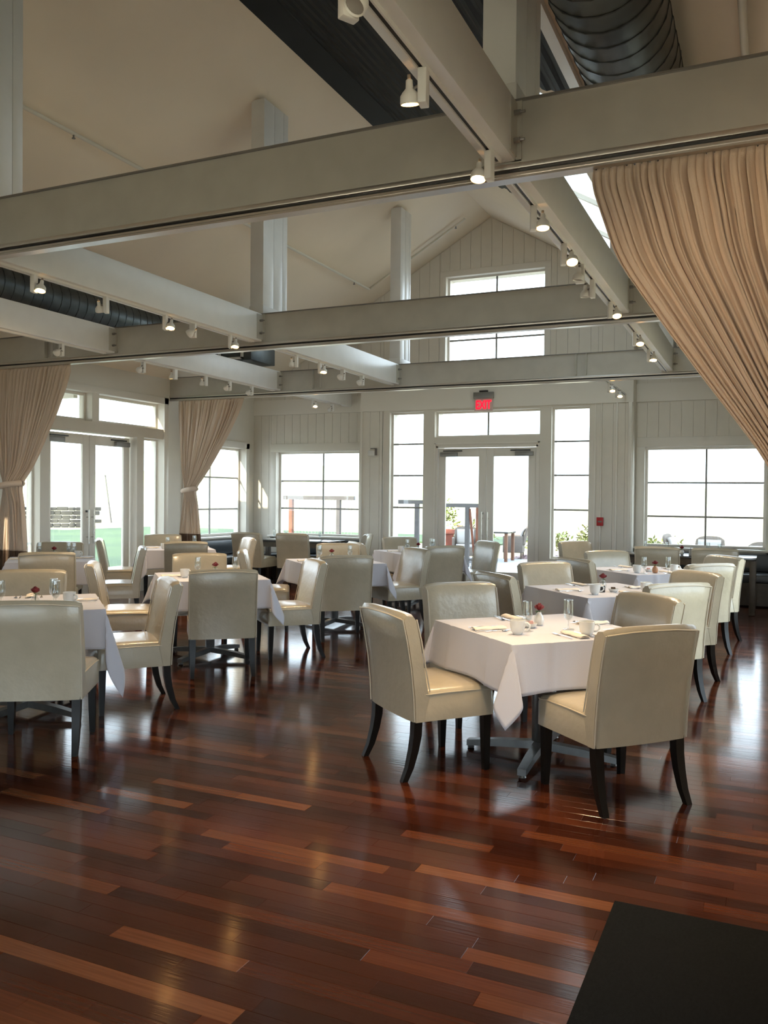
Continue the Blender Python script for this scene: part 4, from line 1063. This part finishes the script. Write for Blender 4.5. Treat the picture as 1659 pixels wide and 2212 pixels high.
for i in range(34):
    for _try in range(200):
        x = -6.4 + 5.2*rk.random(); yy = 21.9 + 1.7*rk.random(); s = rk.uniform(.14, .30)
        if all(math.hypot(x-a_, yy-b_) > 1.5*(s+c_) for a_, b_, c_ in placed): break
    else: continue
    placed.append((x, yy, s))
    if i < 5:
        m = MB().lathe([(.0,-.4),(.7,-.35),(1.0,.1),(.85,.5),(.45,.75),(0,.82)], 9, cap=False)
        m.v = [(a*(1+.18*rk.uniform(-1,1)), b_*(1+.18*rk.uniform(-1,1)), c_*(1+.12*rk.uniform(-1,1))) for a, b_, c_ in m.v]
        o = m.build('garden_rock', M['rock'], smooth=30); rock_meshes.append(o.data)
    else:
        o = bpy.data.objects.new('garden_rock', rock_meshes[i % len(rock_meshes)]); C.objects.link(o)
    o.location = (x, yy, -.18); o.rotation_euler = (0, 0, rk.uniform(0, 6)); o.scale = (s*1.3, s, s*.8)
    tag(o, 'pinkish grey rock in the low border along the patio edge', 'rock', GRK)
# patio furniture
def make_armchair(wm):
    c = empty('patio_armchair', label='patio armchair', cat='armchair')
    MB().grid(lambda u, v: ((u-.5)*(.52+.04*math.sin(PI*v)), -.22-.12*v-.03*math.sin(PI*u), .36+v*(.50-.07*(2*u-1)**4)), 10, 8).build('backrest', wm, c, smooth=70, solid=.05)
    MB().box(-.26, .26, -.24, .26, .16, .36).build('seat_box', wm, c, bevel=.02)
    MB().box(-.24, .24, -.20, .25, .362, .43).build('seat_cushion', M['cushion'], c, bevel=.02)
    MB().grid(lambda u, v: ((u-.5)*.42, -.17-.09*v+.02*math.sin(PI*v), .43+v*.36), 6, 6).build('back_cushion', M['cushion'], c, smooth=70, solid=.05)
    for s in (-1, 1):
        MB().box(s*.30-.03, s*.30+.03, -.24, .27, .16, .60).build('arm', wm, c, bevel=.02)
        for yy in (-.20, .23): MB().box(s*.29-.02, s*.29+.02, yy-.02, yy+.02, 0, .17).build('leg', M['darkwood'], c)
    return c
ac1 = make_armchair(M['wicker']); ac2 = make_armchair(M['wickerg'])
place(ac1, True, -6.98, 20.9, -.06, R(-60), 'honey-coloured wicker armchair with pale cushion outside the left door leaf', 'patio armchairs')
place(ac2, True, -6.1, 21.7, -.06, R(100), 'grey wicker armchair partly behind the door stile on the patio', 'patio armchairs')
place(ac2, False, -6.78, 19.75, -.06, R(200), 'grey wicker armchair between the door and the wooden patio table', 'patio armchairs')
for x, yy, a, lb in ((-2.45, 16.0, 190, 'dark-looking wicker armchair outside the right end window, leftmost'), (-2.6, 17.3, 200, 'far wicker armchair at the left edge of the right end window'), (-1.62, 18.5, -100, 'slim side-on wicker armchair outside the right end window'), (-1.10, 17.5, 175, 'wicker armchair in the middle of the right end window'), (-.20, 15.5, 160, 'nearer wicker armchair at the right of the right end window'), (.25, 16.7, 150, 'rightmost wicker armchair outside the right end window')):
    place(ac2, False, x, yy, -.06, R(a), lb, 'patio armchairs')
def patio_table(x, yy, hx, hy, h, tm, lm, label):
    t = empty('patio_table', (x, yy, -.06), label=label, cat='table')
    MB().box(-hx, hx, -hy, hy, h-.04, h).build('tabletop', tm, t, bevel=.004)
    for sx in (-1, 1):
        for sy in (-1, 1): MB().box(sx*(hx-.06)-.035, sx*(hx-.06)+.035, sy*(hy-.06)-.035, sy*(hy-.06)+.035, 0, h-.04).build('leg', lm, t)
patio_table(-6.22, 20.6, .36, .36, .74, M['darktop'], M['teak'], 'teak-legged patio table outside the right door leaf')
patio_table(-1.25, 16.3, .75, .40, .72, M['slab'], M['darkwood'], 'pale-topped patio table outside the right end window')
# low red-brown kerb in the field
tag(MB().box(-3.2, 2.5, 27.0, 27.3, -.22, .05).build('field_kerb', M['rust']), 'low red-brown kerb across the meadow beyond the patio', 'kerb')
